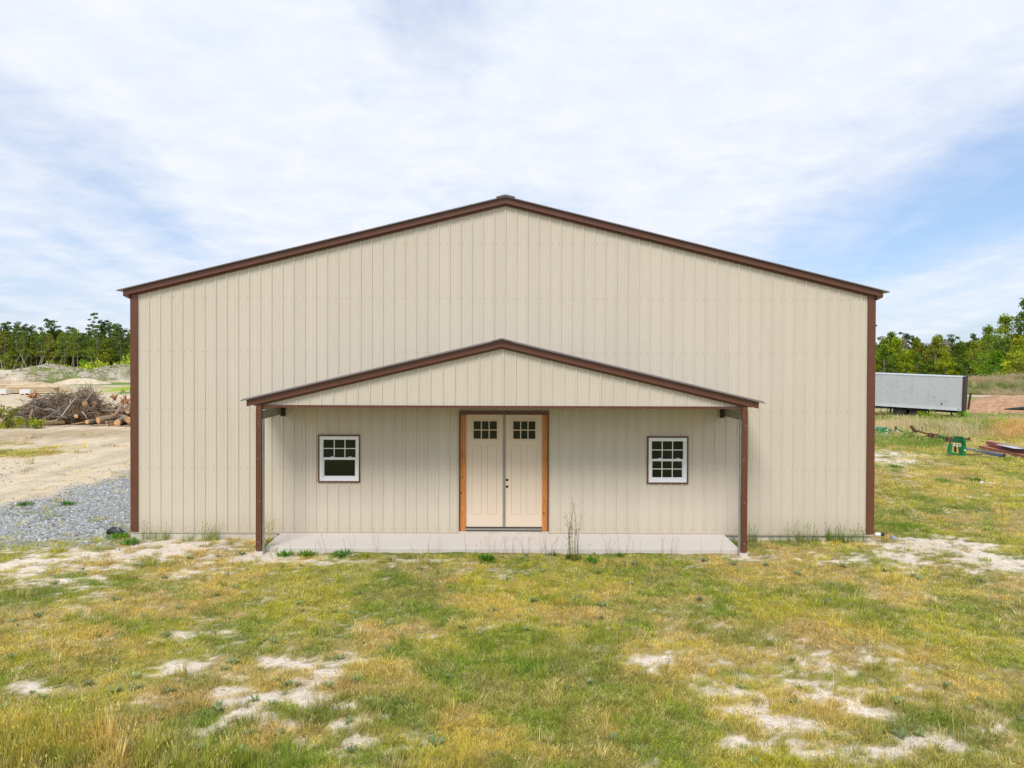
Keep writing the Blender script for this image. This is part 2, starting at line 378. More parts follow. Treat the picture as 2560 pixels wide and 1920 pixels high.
col = C_THATCH * .78 * (1 - gg) + (C_GREEN * 0.62) * gg  # ground darkened under the grass, painting shade into gaps between tufts
col = col * (0.78 + 0.5 * n3[:, None])
yl = sst(fbm(Xf, Yf, 0.7, 3, 81), 0.5, 0.65)[:, None]; col = col * (1 - 0.4 * yl) + C_YEL * 0.4 * yl
sc = C_SAND * (1 - road[:, None]) + C_ROAD * road[:, None]
sc = sc * (0.84 + 0.28 * n2[:, None])
trk = sst(fbm(Xf * 2.2 + Yf * 0.12, Yf * 0.12, 1.0, 4, 77), .46, .64)[:, None] * road[:, None]; sc = sc * (1 - .45 * trk) + np.array((0.44, 0.37, 0.28)) * .45 * trk
# wheel-worn brown streaks on the drive and around the brush pile
px0, py0 = at(160, 1085)
brn = road * sst(blobs(Xf, Yf, [(160,1086,260,12,1),(40,1100,160,10,.8)]) + (n2 - .5) * 1.0, .45, .9)
sc = sc * (1 - 0.6 * brn[:, None]) + np.array((0.33, 0.21, 0.10)) * 0.6 * brn[:, None]
col = col * (1 - sand[:, None]) + sc * sand[:, None]
col = col * (1 - gravel[:, None]) + C_GRAV * gravel[:, None]
# far pieces of bare and planted land
def flat_patch(col, lst, c, soft=(0.35, 0.6)):
    m = sst(blobs(Xf, Yf, lst) + (n2 - .5) * .35, *soft)[:, None]; return col * (1 - m) + np.array(c) * m
col = flat_patch(col, [(275,974,62,10,1)], (0.33, 0.42, 0.012))
col = flat_patch(col, [(330,984,50,5,1),(280,960,80,3,1)], (0.12, 0.24, 0.02))
col = flat_patch(col, [(60,980,150,9,1),(150,1000,170,16,1),(100,1040,200,30,1)], (0.66, 0.54, 0.38))
col = flat_patch(col, [(2500,1030,140,5,1),(2480,989,100,3,1),(2250,1030,100,6,1)], (0.62, 0.50, 0.38))
col = flat_patch(col, [(2500,985,120,3.0,1)], (0.28, 0.30, 0.05))
me = bpy.data.meshes.new('ground'); ny, nx = X.shape
V = np.stack([Xf, Yf, Z], 1)
idx = np.arange(nx * ny).reshape(ny, nx)
F = np.stack([idx[:-1, :-1].ravel(), idx[:-1, 1:].ravel(), idx[1:, 1:].ravel(), idx[1:, :-1].ravel()], 1)
gm = bpy.data.materials.new('ground_soil'); gm.use_nodes = True; t = gm.node_tree; b = t.nodes['Principled BSDF']; b.inputs['Roughness'].default_value = 0.95; b.inputs['Specular IOR Level'].default_value = 0.1
geo = nd(t, 'ShaderNodeNewGeometry').outputs['Position']
a = nd(t, 'ShaderNodeAttribute'); a.attribute_name = 'shade'
f1 = noise(t, geo, 22, 6, 0.7); f2 = noise(t, mapping(t, geo, (1, 2.4, 1), (0, 0, R(12))), 7, 7, 0.7, 0.7); f3 = noise(t, geo, 1.1, 5, 0.6)
c = mixc(t, 1.0, a.outputs['Color'], ramp(t, f1, [(0.28, 0.72), (0.5, 1.0), (0.75, 1.18)]), 'MULTIPLY')
c = mixc(t, 1.0, c, ramp(t, f3, [(0.3, 0.9), (0.7, 1.1)]), 'MULTIPLY')
c = mixc(t, mathn(t, 'MULTIPLY', ramp(t, f2, [(0.50, 0.0), (0.62, 1.0)]), 0.5), c, (0.36, 0.28, 0.22))
t.links.new(c, b.inputs['Base Color'])
bn = nd(t, 'ShaderNodeBump'); bn.inputs['Strength'].default_value = 0.7; bn.inputs['Distance'].default_value = 0.03
t.links.new(f1, bn.inputs['Height']); t.links.new(bn.outputs[0], b.inputs['Normal'])
ground = np_obj('ground', V, F, gm, shade=np.clip(col, 0, 1), smooth=True); tag(ground, 'patchy grass and pale sand ground reaching to the woods', kind='structure')
# ------------------------------------------------------------------ the metal building
HALF = 7.62; SL = 0.2446; WPK = 6.735; XR = 0.045; LEN = 29.0
def wall_top(x): return WPK - SL * abs(x - XR)
bld = tag(empty('metal_building', (0, 0, 0)), 'large cream ribbed metal building with brown trim, gabled porch and double door', 'building')
OPEN = [(-3.775, 1.05, -2.935, 2.005), (2.985, 1.045, 3.805, 1.998), (-0.87, -0.1, 0.93, 2.49)]   # x0,z0,x1,z1
def strip(x0, x1, zb, ztop, yf, opens, rib_x, name='siding_panel', parent=None, side=-1):
    # one sheet strip with its rib at rib_x; yf = plane of the flat, ribs stand out by 19 mm towards the viewer
    pts = [(x0, 0), (x1, 0)]
    for dx, dy in ((-.026, 0), (-.012, .020), (.010, .020), (.024, 0)):
        p = rib_x + dx
        if x0 < p < x1: pts.append((p, dy))
    for m in (0.076, 0.152):
        for dx, dy in ((-.010, 0), (-.004, .0035), (.004, .0035), (.010, 0)):
            p = rib_x + m + dx
            if x0 < p < x1: pts.append((p, dy))
    prof = dict(pts)
    for (a0, c0, a1, c1) in opens:
        for e in (a0, a1):
            if x0 < e < x1 and e not in prof:
                ks = sorted(prof); lo_ = max(q for q in ks if q < e); hi_ = min(q for q in ks if q > e); prof[e] = prof[lo_] + (prof[hi_] - prof[lo_]) * (e - lo_) / (hi_ - lo_)
    xs_ = sorted(prof)
    mb = MB()
    for i in range(len(xs_) - 1):
        xa, xb = xs_[i], xs_[i + 1]; mid = (xa + xb) / 2
        ya, yb = yf + side * prof[xa], yf + side * prof[xb]
        cuts = [(zb, None)]; iv = [[zb, None]]
        for (a0, c0, a1, c1) in opens:
            if a0 <= mid <= a1: iv = [[zb, c0], [c1, None]] if c0 > zb else [[c1, None]]
        for lo, hi in iv:
            za, zb2 = (ztop(xa), ztop(xb)) if hi is None else (hi, hi)
            if min(za, zb2) <= lo + 1e-4: 
                if max(za, zb2) <= lo + 1e-4: continue
                za = max(za, lo); zb2 = max(zb2, lo)
            mb.add([(xa, ya, lo), (xb, yb, lo), (xb, yb, zb2), (xa, ya, za)], [(0, 1, 2, 3)])
    if mb.f: return mb.build(name, MT['siding'], parent)
x = XR - 34 * 0.2286
while x < HALF:
    a0 = max(x - 0.0285, -HALF + 0.02); a1 = min(x + 0.2001, HALF - 0.02)
    if a1 - a0 > 0.02: strip(a0, a1, 0.0, wall_top, 0.0, OPEN, x, parent=bld)
    x += 0.2286
# lap edge line under the wall, foundation and inner shell
mb = MB(); mb.box(-HALF, 0.03, -0.5, HALF, LEN, -0.022); mb.box(-HALF - 0.01, -0.035, -0.5, -4.62, 0.03, -0.035); mb.box(4.62, -0.035, -0.5, HALF - 0.06, 0.03, -0.075)
mb.box(-0.90, -0.10, -0.5, 0.955, 0.03, 0.045)
mb.build('foundation', MT['found'], bld)
mb = MB(); mb.box(-HALF, -0.028, -0.022, HALF, 0.0, -0.004); mb.build('base_trim', MT['siding'], bld)
mb = MB(); mb.box(-7.4, 2.6, -0.02, 7.4, 2.62, 4.5); mb.box(-7.4, 0.05, -0.021, 7.4, 2.6, -0.001); mb.box(-7.4, 0.08, 4.3, 7.4, 2.6, 4.32)
mb.box(-7.42, 0.08, 0, -7.4, 2.6, 4.3); mb.box(7.4, 0.08, 0, 7.42, 2.6, 4.3)
mb.build('interior_room', MT['dark'], bld)
for s in (-1, 1):                                   # side walls
    mb = MB(); yy = 0.02; xw = s * HALF
    while yy < LEN:
        y2 = min(yy + 0.2286, LEN); zt = wall_top(HALF) - 0.02
        for (p, q, u, v) in ((yy, yy + .012, 0, .019), (yy + .012, yy + .034, .019, .019), (yy + .034, yy + .046, .019, 0), (yy + .046, y2, 0, 0)):
            mb.add([(xw + s * u, p, 0), (xw + s * v, q, 0), (xw + s * v, q, zt), (xw + s * u, p, zt)], [(0, 1, 2, 3)])
        yy += 0.2286
    mb.build('side_wall', MT['siding'], bld)
mb = MB(); mb.prism([(-HALF, 0), (HALF, 0), (HALF, wall_top(HALF)), (XR, WPK), (-HALF, wall_top(-HALF))], 'y', LEN - .02, LEN); mb.build('rear_wall', MT['siding'], bld)
for s in (-1, 1):                                   # corner trims
    mb = MB(); x0, x1 = sorted((s * (HALF + 0.022), s * (HALF - 0.135)))
    mb.box(x0, -0.036, 0.012, x1, 0.0, wall_top(HALF) + 0.02); xo0, xo1 = sorted((s * (HALF + 0.022), s * (HALF + 0.004)))
    mb.box(xo0, 0.0, 0.012, xo1, 0.16, wall_top(HALF) - 0.02)
    xe = s * (HALF - 0.118); mb.box(min(xe, xe - s * 0.006), -0.040, 0.02, max(xe, xe - s * 0.006), -0.036, wall_top(HALF))
    mb.build('corner_trim', MT['brown'], bld)
# roof sheets, rake trims, ridge cap, eave trims
RT = 0.165
def roof_z(x, pk=WPK + 0.16, sl=SL): return pk - sl * abs(x - XR)
for s in (-1, 1):
    xe = s * 7.86
    mb = MB()
    def sheet(mb, xr, xe, pk, sl, y0, y1, th=0.022):
        zr, ze = pk, pk - sl * abs(xe - xr)
        mb.add([(xr, y0, zr), (xe, y0, ze), (xe, y1, ze), (xr, y1, zr), (xr, y0, zr - th), (xe, y0, ze - th), (xe, y1, ze - th), (xr, y1, zr - th)],
               [(0, 1, 2, 3) if s > 0 else (3, 2, 1, 0), (4, 5, 6, 7), (0, 1, 5, 4), (2, 3, 7, 6), (1, 2, 6, 5), (3, 0, 4, 7)])
        yy = y0 + 0.10
        while yy < y1:
            mb.add([(xr, yy, zr + .001), (xe, yy, ze + .001), (xe, yy + .02, ze + .022), (xr, yy + .02, zr + .022), (xe, yy + .045, ze + .001), (xr, yy + .045, zr + .001)], [(0, 1, 2, 3), (3, 2, 4, 5), (1, 4, 2)])
            yy += 0.2286
    sheet(mb, XR, xe, WPK + RT, SL, -0.165, LEN + 0.1); mb.build('roof', MT['roof'], bld)
    # rake trim: lit upper face with a rolled top edge and a recessed lower return
    mb = MB(); xo = s * 7.75
    def rakeseg(mb, x0, x1, zoff0, zoff1, y0, y1, pk=WPK, sl=SL, xr=XR):
        za0, zb0 = pk + zoff0 - sl * abs(x0 - xr), pk + zoff0 - sl * abs(x1 - xr); za1, zb1 = pk + zoff1 - sl * abs(x0 - xr), pk + zoff1 - sl * abs(x1 - xr)
        mb.add([(x0, y0, za0), (x1, y0, zb0), (x1, y0, zb1), (x0, y0, za1), (x0, y1, za0), (x1, y1, zb0), (x1, y1, zb1), (x0, y1, za1)],
               [(0, 1, 2, 3), (7, 6, 5, 4), (0, 4, 5, 1), (1, 5, 6, 2), (2, 6, 7, 3), (3, 7, 4, 0)])
    rakeseg(mb, XR, xo, 0.026, 0.122, -0.115, -0.0)
    rakeseg(mb, XR, xo, 0.122, 0.136, -0.124, -0.0)
    rakeseg(mb, XR, s * (HALF + .02), -0.016, 0.026, -0.035, -0.0)
    mb.build('rake_trim', MT['brown'], bld)
    mb = MB(); zc = WPK - SL * (7.75 - XR * s)
    mb.add([(s*7.64, -0.10, zc - 0.035), (s*7.75, -0.10, zc + 0.018), (s*7.75, -0.10, zc + .11), (s*7.64, -.10, zc + .10), (s*7.64, LEN, zc - 0.035), (s*7.75, LEN, zc + 0.018), (s*7.75, LEN, zc + .11), (s*7.64, LEN, zc + .10)],
           [(0,1,2,3),(7,6,5,4),(0,4,5,1),(1,5,6,2),(2,6,7,3),(3,7,4,0)]); mb.build('eave_trim', MT['brown'], bld)
mb = MB(); zr = WPK + RT
mb.prism([(XR-.19, zr-.040), (XR-.19, zr-.018), (XR-.03, zr+.024), (XR+.03, zr+.024), (XR+.19, zr-.018), (XR+.19, zr-.040), (XR, zr+.004)], 'y', -0.18, LEN + 0.11); mb.build('ridge_cap', MT['roof'], bld)

# porch (gable plane y = -1.25)
PY = -1.25; PS = 0.238; PX = -0.02; PPK = 3.80
def ptop(x): return PPK - PS * abs(x - PX)
x = 0.013 - 20 * 0.2302
while x < 4.6:
    a0 = max(x - 0.0285, -4.56); a1 = min(x + 0.2017, 4.52)
    if a1 > a0 + .02 and ptop((a0 + a1) / 2) > 2.71: strip(a0, a1, 2.705, ptop, PY, [], x, parent=bld)
    x += 0.2302
mb = MB(); mb.prism([(-4.56, 2.72), (4.52, 2.72), (4.52, ptop(4.52)), (PX, PPK - .01), (-4.56, ptop(-4.56))], 'y', PY + 0.03, PY + 0.05); mb.build('gable_backing', MT['galv'], bld)
mb = MB(); mb.box(-4.56, PY - 0.045, 2.662, 4.52, PY + 0.06, 2.70); mb.box(-4.56, PY - 0.050, 2.70, 4.52, PY + 0.01, 2.708); mb.build('porch_beam', MT['brown'], bld)
for s in (-1, 1):
    mb = MB(); xe = s * 4.92
    sheet(mb, PX, xe, PPK + .165, PS, PY - 0.17, -0.004, 0.016); mb.build('porch_roof', MT['roof'], bld)
    mb = MB(); xo = s * 4.815
    rakeseg(mb, PX, xo, 0.024, 0.118, PY - 0.11, PY, PPK, PS, PX)
    rakeseg(mb, PX, xo, 0.118, 0.146, PY - 0.12, PY, PPK, PS, PX)
    rakeseg(mb, PX, s * 4.60, -0.016, 0.024, PY - 0.035, PY, PPK, PS, PX)
    mb.build('rake_trim', MT['brown'], bld)
    # edge flashing of the porch sheet, lighter thin line along the wall
    mb = MB(); rakeseg(mb, PX, s * 4.95, 0.165, 0.180, -0.03, -0.002, PPK, PS, PX); mb.build('roof_flashing', MT['siding'], bld)
    # eave trim, eave girt, post
    mb = MB(); ze = PPK + .05 - PS * 4.8
    mb.box(min(s*4.70, s*4.72), PY + 0.02, ze - .02, max(s*4.70, s*4.72), -0.03, ze + .07); mb.build('eave_trim', MT['brown'], bld)
    mb = MB(); xg = s * 4.545
    mb.box(xg - 0.02, PY + 0.06, 2.44, xg + 0.02, -0.04, 2.60); mb.box(xg - 0.03, PY + 0.06, 2.618, xg + 0.03, -0.04, 2.735)
    mb.build('eave_girt', MT['galv'], bld)
    mb = MB(); xb = s * 4.50; mb.box(xb - 0.04, -0.10, 2.40, xb + 0.04, -0.022, 2.70); mb.build('wall_bracket', MT['chassis'], bld)
    post = empty('porch_post', (s * 4.60 + (0 if s < 0 else -0.03), PY, 0)); post.parent = bld
    mb = MB(); mb.box(-0.048, -0.075, -0.045, 0.048, 0.02, ptop(4.6) + 0.02)
    mb.box(-0.052, -0.078, -0.03, -0.040, -0.075, 2.64); mb.box(0.040, -0.078, -0.03, 0.052, -0.075, 2.64); mb.build('post_trim', MT['brown'], post)
    mb = MB(); xi = -s * 0.066; mb.box(xi - 0.014, -0.04, -0.055, xi + 0.014, 0.04, 2.44); mb.build('steel_stud', MT['galv'], post)
    mb = MB(); mb.box(-0.07, -0.06, -0.16, 0.07, 0.07, -0.056); mb.build('post_base', MT['concrete'], post)
    for zq in (0.12, 0.9, 1.7, 2.35):
        mb = MB(); xq = random.uniform(-.02, .02); mb.tube([(xq, -0.082, zq), (xq, -0.074, zq)], 0.006, 6); mb.build('screw', MT['white'], post)
mb = MB(); zr = PPK + .165
mb.prism([(PX-.18, zr-.045), (PX-.18, zr-.028), (PX-.03, zr+.016), (PX+.03, zr+.016), (PX+.18, zr-.028), (PX+.18, zr-.045), (PX, zr-.004)], 'y', PY - 0.185, 0.0); mb.build('ridge_cap', MT['roof'], bld)

# screws in rows along the girts
mb = MB()
def screw(x, y, z, r=0.0075):
    v = [(x + r * math.cos(k * math.pi / 3), y, z + r * math.sin(k * math.pi / 3)) for k in range(6)]; o = [(x + r * .6 * math.cos(k * math.pi / 3), y - 0.006, z + r * .6 * math.sin(k * math.pi / 3)) for k in range(6)]
    mb.add(v + o, [(k, (k + 1) % 6, 6 + (k + 1) % 6, 6 + k) for k in range(6)] + [tuple(range(6, 12))])
for zrow in (0.09, 1.32, 2.54, 3.72, 4.83, 5.95):
    x = XR - 33 * 0.2286
    while x < HALF:
        for dx in (0.045, 0.19):
            xx = x + dx
            if abs(xx) < HALF - 0.16 and wall_top(xx) > zrow + 0.05 and not any(a - .04 < xx < c_ + .04 and b_ < zrow < d_ + .04 for a, b_, c_, d_ in OPEN): screw(xx, -0.002, zrow + random.uniform(-.004, .004))
        x += 0.2286
o = mb.build('wall_screws', MT['screw'], bld); o['kind'] = 'stuff'

# windows
def window(x0, z0, x1, z1, lower_grid):
    wn = empty('window', ((x0 + x1) / 2, 0, z0)); wn.parent = bld
    w2 = (x1 - x0) / 2; h = z1 - z0
    mb = MB(); e = 0.033
    mb.box(-w2, -0.034, 0, w2, 0.0, e); mb.box(-w2, -0.034, h - e, w2, 0.0, h); mb.box(-w2, -0.034, e, -w2 + e, 0.0, h - e); mb.box(w2 - e, -0.034, e, w2, 0.0, h - e)
    mb.build('window_trim', MT['brown'], wn)
    mb = MB()
    def ring(mb, xa, za, xb, zb, t_, y0, y1, tb=None):
        tb = tb or t_
        mb.box(xa, y0, za, xb, y1, za + tb); mb.box(xa, y0, zb - t_, xb, y1, zb); mb.box(xa, y0, za + tb, xa + t_, y1, zb - t_); mb.box(xb - t_, y0, za + tb, xb, y1, zb - t_)
    ring(mb, -w2 + e, e, w2 - e, h - e, 0.030, -0.030, 0.05)
    ring(mb, -w2 + e + .030, e + .030, w2 - e - .030, h - e - .030, 0.028, -0.016, 0.05)
    ring(mb, -w2 + e + .058, e + .058, w2 - e - .058, h - e - .058, 0.013, -0.002, 0.05)
    mb.build('window_frame', MT['vinyl'], wn)
    xi = w2 - e - .071; zi0 = e + .071; zi1 = h - e - .071; zm = (zi0 + zi1) / 2 + 0.005
    mb = MB(); mb.box(-xi - .006, -0.010, zm - 0.020, xi + .006, 0.03, zm + 0.018)
    mb.build('meeting_rail', MT['vinyl'], wn)
    for sx in (-0.16, 0.21):
        mb = MB(); mb.box(sx - .035, -0.004, zm + .018, sx + .02, 0.012, zm + .028); mb.box(sx, -0.008, zm + .028, sx + .035, 0.006, zm + .037); mb.build('sash_lock', MT['vinyl'], wn)
    mb = MB(); mb.box(-xi, 0.014, zm + .018, xi, 0.018, zi1); mb.build('pane', MT['glass'], wn)
    mb = MB(); mb.box(-xi, 0.030, zi0, xi, 0.034, zm - .02); mb.build('pane', MT['glass'], wn)
    def grid(za, zb, y):
        mb = MB(); t_ = 0.0085
        for k in (1, 2): xx = -xi + 2 * xi * k / 3; mb.box(xx - t_, y, za, xx + t_, y + .004, zb)
        zc = (za + zb) / 2
        for k in range(3):
            xa = -xi + 2 * xi * k / 3 + (t_ if k else 0); xb = -xi + 2 * xi * (k + 1) / 3 - (t_ if k < 2 else 0)
            mb.box(xa, y, zc - t_, xb, y + .004, zc + t_)
        mb.build('muntin_grid', MT['vinyl'], wn)
    grid(zm + .018, zi1, 0.008)
    if lower_grid: grid(zi0 + .025, zm - .02, 0.024)
    mb = MB(); ring(mb, -xi, zi0, xi, zm - .02, 0.014, 0.016, 0.030, 0.026); mb.build('lower_sash', MT['vinyl'], wn)
    return wn
window(-3.79, 1.036, -2.92, 2.02, False)
window(2.97, 1.030, 3.82, 2.012, True)

# double door with timber jambs
dr = empty('double_door', (0.03, 0, 0)); dr.parent = bld
mb = MB(); mb.box(-.925, -0.045, 0.0, -.895, 0.02, 2.52); mb.box(.895, -0.045, 0.0, .925, 0.02, 2.52); mb.box(-.895, -0.045, 2.475, .895, 0.02, 2.52); mb.box(-.895, -0.012, 2.44, .895, 0.02, 2.475)
mb.build('door_trim', MT['brown'], dr)
for x0, x1 in ((-.895, -.782), (.79, .895)):
    mb = MB(); mb.box(x0, -0.020, 0.05, x1, 0.10, 2.44); jb = mb.build('timber_jamb', MT['wood'], dr)
    for k in range(5):
        mb = MB(); cx = random.uniform(x0 + .02, x1 - .02); cz = 0.35 + k * .42 + random.uniform(-.12, .12); r = random.uniform(.009, .019)
        mb.tube([(cx, -0.0225, cz), (cx, -0.0195, cz)], r, 9); mb.build('knot', MT['knot'], jb)
def leaf(x0, x1, holes):
    lf = empty('door_leaf', (x0, 0, 0)); lf.parent = dr; W = x1 - x0; z0, z1 = 0.125, 2.44
    y = 0.02
    # glazed opening and two sunk panels, from measured proportions
    gx0, gx1, gz0, gz1 = 0.125, W - 0.095 if x0 < 0 else W - 0.115, 1.915, 2.335
    mid = W / 2; pw = 0.222; pz0, pz1 = 0.385, 1.80
    pan = [(mid - .028 - pw - .005, mid - .058), (mid + .058, mid + .028 + pw + .005)]
    mb = MB()
    mb.box(0, y, z0, W, y + .04, pz0); mb.box(0, y, pz1, W, y + .04, gz0); mb.box(0, y, gz1, W, y + .04, z1)
    mb.box(0, y, gz0, gx0, y + .04, gz1); mb.box(gx1, y, gz0, W, y + .04, gz1)
    xsn = [0, pan[0][0], pan[0][1], pan[1][0], pan[1][1], W]
    mb.box(xsn[0], y, pz0, xsn[1], y + .04, pz1); mb.box(xsn[2], y, pz0, xsn[3], y + .04, pz1); mb.box(xsn[4], y, pz0, xsn[5], y + .04, pz1)
    mb.build('leaf_face', MT['door'], lf)
    for a, b_ in pan:
        mb = MB(); mb.box(a + .003, y + .005, pz0 + .003, b_ - .003, y + .03, pz1 - .003); mb.build('sunk_panel', MT['door'], lf)
    mb = MB()
    t_ = 0.03
    mb.box(gx0 - .012, y - .012, gz0 - .012, gx1 + .012, y, gz0 + t_); mb.box(gx0 - .012, y - .012, gz1 - t_, gx1 + .012, y, gz1 + .012)
    mb.box(gx0 - .012, y - .012, gz0 + t_, gx0 + t_, y, gz1 - t_); mb.box(gx1 - t_, y - .012, gz0 + t_, gx1 + .012, y, gz1 - t_)
    a0, a1, c0, c1 = gx0 + t_, gx1 - t_, gz0 + t_, gz1 - t_; m_ = 0.010
    for k in (1, 2): xx = a0 + (a1 - a0) * k / 3; mb.box(xx - m_, y - .008, c0, xx + m_, y + .002, c1)
    for k in range(3):
        xa = a0 + (a1 - a0) * k / 3 + (m_ if k else 0); xb = a0 + (a1 - a0) * (k + 1) / 3 - (m_ if k < 2 else 0); mb.box(xa, y - .008, (c0 + c1) / 2 - m_, xb, y + .002, (c0 + c1) / 2 + m_)
    mb.build('glazing_frame', MT['doorline'], lf)
    for r_ in range(2):
        for k in range(3):
            xa = a0 + (a1 - a0) * k / 3; xb = a0 + (a1 - a0) * (k + 1) / 3; za = c0 + (c1 - c0) * r_ / 2; zb = c0 + (c1 - c0) * (r_ + 1) / 2
            mb = MB(); mb.box(xa, y + .004, za, xb, y + .008, zb); mb.build('pane', MT['glass'], lf)
    if holes:
        for zh in (1.095, 0.957):
            mb = MB(); mb.tube([(0.032, y - .002, zh), (0.032, y + .001, zh)], 0.0275, 20); mb.build('lock_bore_shade', MT['dark'], lf)  # near-black disc on the leaf, painting the shade inside a hole
            mb = MB(); mb.tube([(0.032, y - .001, zh), (0.032, y + .001, zh)], 0.031, 20); mb.build('lock_rim', MT['doorline'], lf)
leaf(-0.782, -0.022, False); leaf(0.035, 0.79, True)
mb = MB(); mb.box(-0.022, 0.005, 0.125, 0.035, 0.05, 2.44); mb.box(0.000, -0.004, 0.125, 0.016, 0.005, 2.44); mb.build('astragal', MT['grey'], dr)
mb = MB(); mb.box(-.782, -0.035, 0.052, .79, 0.06, 0.100, 0); mb.box(-.782, 0.0, 0.100, .79, 0.06, 0.124, 1); mb.box(-.782, -0.048, 0.047, .79, -.035, 0.066, 1); mb.build('threshold', [MT['grey'], MT['chassis']], dr)

# slab
mb = MB()
mb.add([(-4.56, -1.07, -.045), (4.565, -1.07, -.045), (4.565, -0.028, -.006), (-4.56, -0.028, -.006), (-4.56, -1.07, -.4), (4.565, -1.07, -.4), (4.565, -.028, -.4), (-4.56, -.028, -.4)],
       [(0,1,2,3),(0,4,5,1),(1,5,6,2),(3,7,4,0)])
slab = mb.build('concrete_slab', MT['concrete']); tag(slab, 'pale concrete porch slab in front of the double door', kind='structure')
bv = slab.modifiers.new('bevel', 'BEVEL'); bv.width = 0.012; bv.segments = 2; bv.limit_method = 'ANGLE'

# ------------------------------------------------------------------ instancing of what nobody could count
def scatter(name, pts, rot, scl, idx, tone, templates, label, mats=None):
    tcoll = bpy.data.collections.new(name + '_kinds')
    for k, o in enumerate(templates): tcoll.objects.link(o)
    me = bpy.data.meshes.new(name); me.vertices.add(len(pts)); me.vertices.foreach_set('co', np.asarray(pts, np.float32).ravel())
    a = me.attributes.new('rot', 'FLOAT_VECTOR', 'POINT'); a.data.foreach_set('vector', np.asarray(rot, np.float32).ravel())
    a = me.attributes.new('scl', 'FLOAT_VECTOR', 'POINT'); a.data.foreach_set('vector', np.asarray(scl, np.float32).ravel())
    a = me.attributes.new('idx', 'INT', 'POINT'); a.data.foreach_set('value', np.asarray(idx, np.int32))
    a = me.attributes.new('tone', 'FLOAT_COLOR', 'POINT'); c4 = np.ones((len(pts), 4), np.float32); c4[:, :3] = tone; a.data.foreach_set('color', c4.ravel())
    o = bpy.data.objects.new(name, me); COL.objects.link(o)
    ng = bpy.data.node_groups.new(name + '_spread', 'GeometryNodeTree')
    ng.interface.new_socket('Geometry', in_out='INPUT', socket_type='NodeSocketGeometry'); ng.interface.new_socket('Geometry', in_out='OUTPUT', socket_type='NodeSocketGeometry')
    gi = ng.nodes.new('NodeGroupInput'); go = ng.nodes.new('NodeGroupOutput')
    ci = ng.nodes.new('GeometryNodeCollectionInfo'); ci.inputs['Collection'].default_value = tcoll
    ci.inputs['Separate Children'].default_value = True; ci.inputs['Reset Children'].default_value = True
    ip = ng.nodes.new('GeometryNodeInstanceOnPoints'); ip.inputs['Pick Instance'].default_value = True
    def na(n_, ty):
        q = ng.nodes.new('GeometryNodeInputNamedAttribute'); q.data_type = ty; q.inputs['Name'].default_value = n_; return q.outputs['Attribute']
    ng.links.new(gi.outputs[0], ip.inputs['Points']); ng.links.new(ci.outputs[0], ip.inputs['Instance'])
    ng.links.new(na('idx', 'INT'), ip.inputs['Instance Index'])
    ng.links.new(na('rot', 'FLOAT_VECTOR'), ip.inputs['Rotation']); ng.links.new(na('scl', 'FLOAT_VECTOR'), ip.inputs['Scale'])
    ng.links.new(ip.outputs[0], go.inputs[0])
    md = o.modifiers.new('spread', 'NODES'); md.node_group = ng
    tag(o, label, kind='stuff'); return o

def tuft(name, nb, rad, h0, h1, wd, lean, seed, mat='grassblade', segs=2, seedhead=0.0):
    r = np.random.default_rng(seed); Vv = []; Ff = []; Sh = []
    for i in range(nb):
        an = r.uniform(0, 6.283); rr = rad * math.sqrt(r.uniform()); bx, by = rr * math.cos(an), rr * math.sin(an)
        h = r.uniform(h0, h1); la = an + r.normal(0, 0.9); ln = lean * h * r.uniform(0.2, 1.3); wa = r.uniform(0, 6.283); w_ = wd * r.uniform(.7, 1.3)
        wx, wy = math.cos(wa) * w_ / 2, math.sin(wa) * w_ / 2; lx, ly = math.cos(la) * ln, math.sin(la) * ln
        o = len(Vv); tone = r.uniform(0.5, 1.5); warm = r.uniform(-.12, .16)
        c = (tone * (1 + warm), tone, tone * (1 - warm))
        Vv += [(bx - wx, by - wy, 0), (bx + wx, by + wy, 0), (bx + lx * .35 + wx * .8, by + ly * .35 + wy * .8, h * .6), (bx + lx * .35 - wx * .8, by + ly * .35 - wy * .8, h * .6), (bx + lx + wx * .15, by + ly + wy * .15, h), (bx + lx - wx * .15, by + ly - wy * .15, h)]
        Ff += [(o, o + 1, o + 2, o + 3), (o + 3, o + 2, o + 4, o + 5)]; Sh += [c] * 6
        if r.uniform() < seedhead:
            o = len(Vv); hx, hy = bx + lx, by + ly; s_ = w_ * 1.1; l_ = h * .14
            Vv += [(hx - s_, hy, h), (hx + s_, hy, h), (hx + s_ * .4 + lx * .1, hy + ly * .1, h + l_), (hx - s_ * .4 + lx * .1, hy + ly * .1, h + l_)]; Ff += [(o, o + 1, o + 2, o + 3)]; Sh += [(1.15, 1.05, 1.0)] * 4
    return np_obj(name, Vv, Ff, MT[mat], shade=np.array(Sh), link=False)
T_G = [tuft('a_tuft', 34, .10, .022, .055, .0060, 1.3, 1), tuft('b_tuft', 34, .11, .020, .060, .0055, 1.6, 2), tuft('c_tuft', 30, .085, .030, .075, .0065, 0.9, 3), tuft('d_tuft', 28, .12, .012, .035, .0060, 2.2, 4),
       tuft('e_tuft', 26, .07, .06, .14, .0065, 0.6, 5, seedhead=.12), tuft('f_tuft', 22, .05, .10, .21, .0065, 0.45, 6, seedhead=.35)]

def occupied(x, y):
    o = (np.abs(x) < 7.66) & (y > -0.03) & (y < 29.2); o |= (np.abs(x) < 4.6) & (y > -1.09) & (y < 0.1); return o
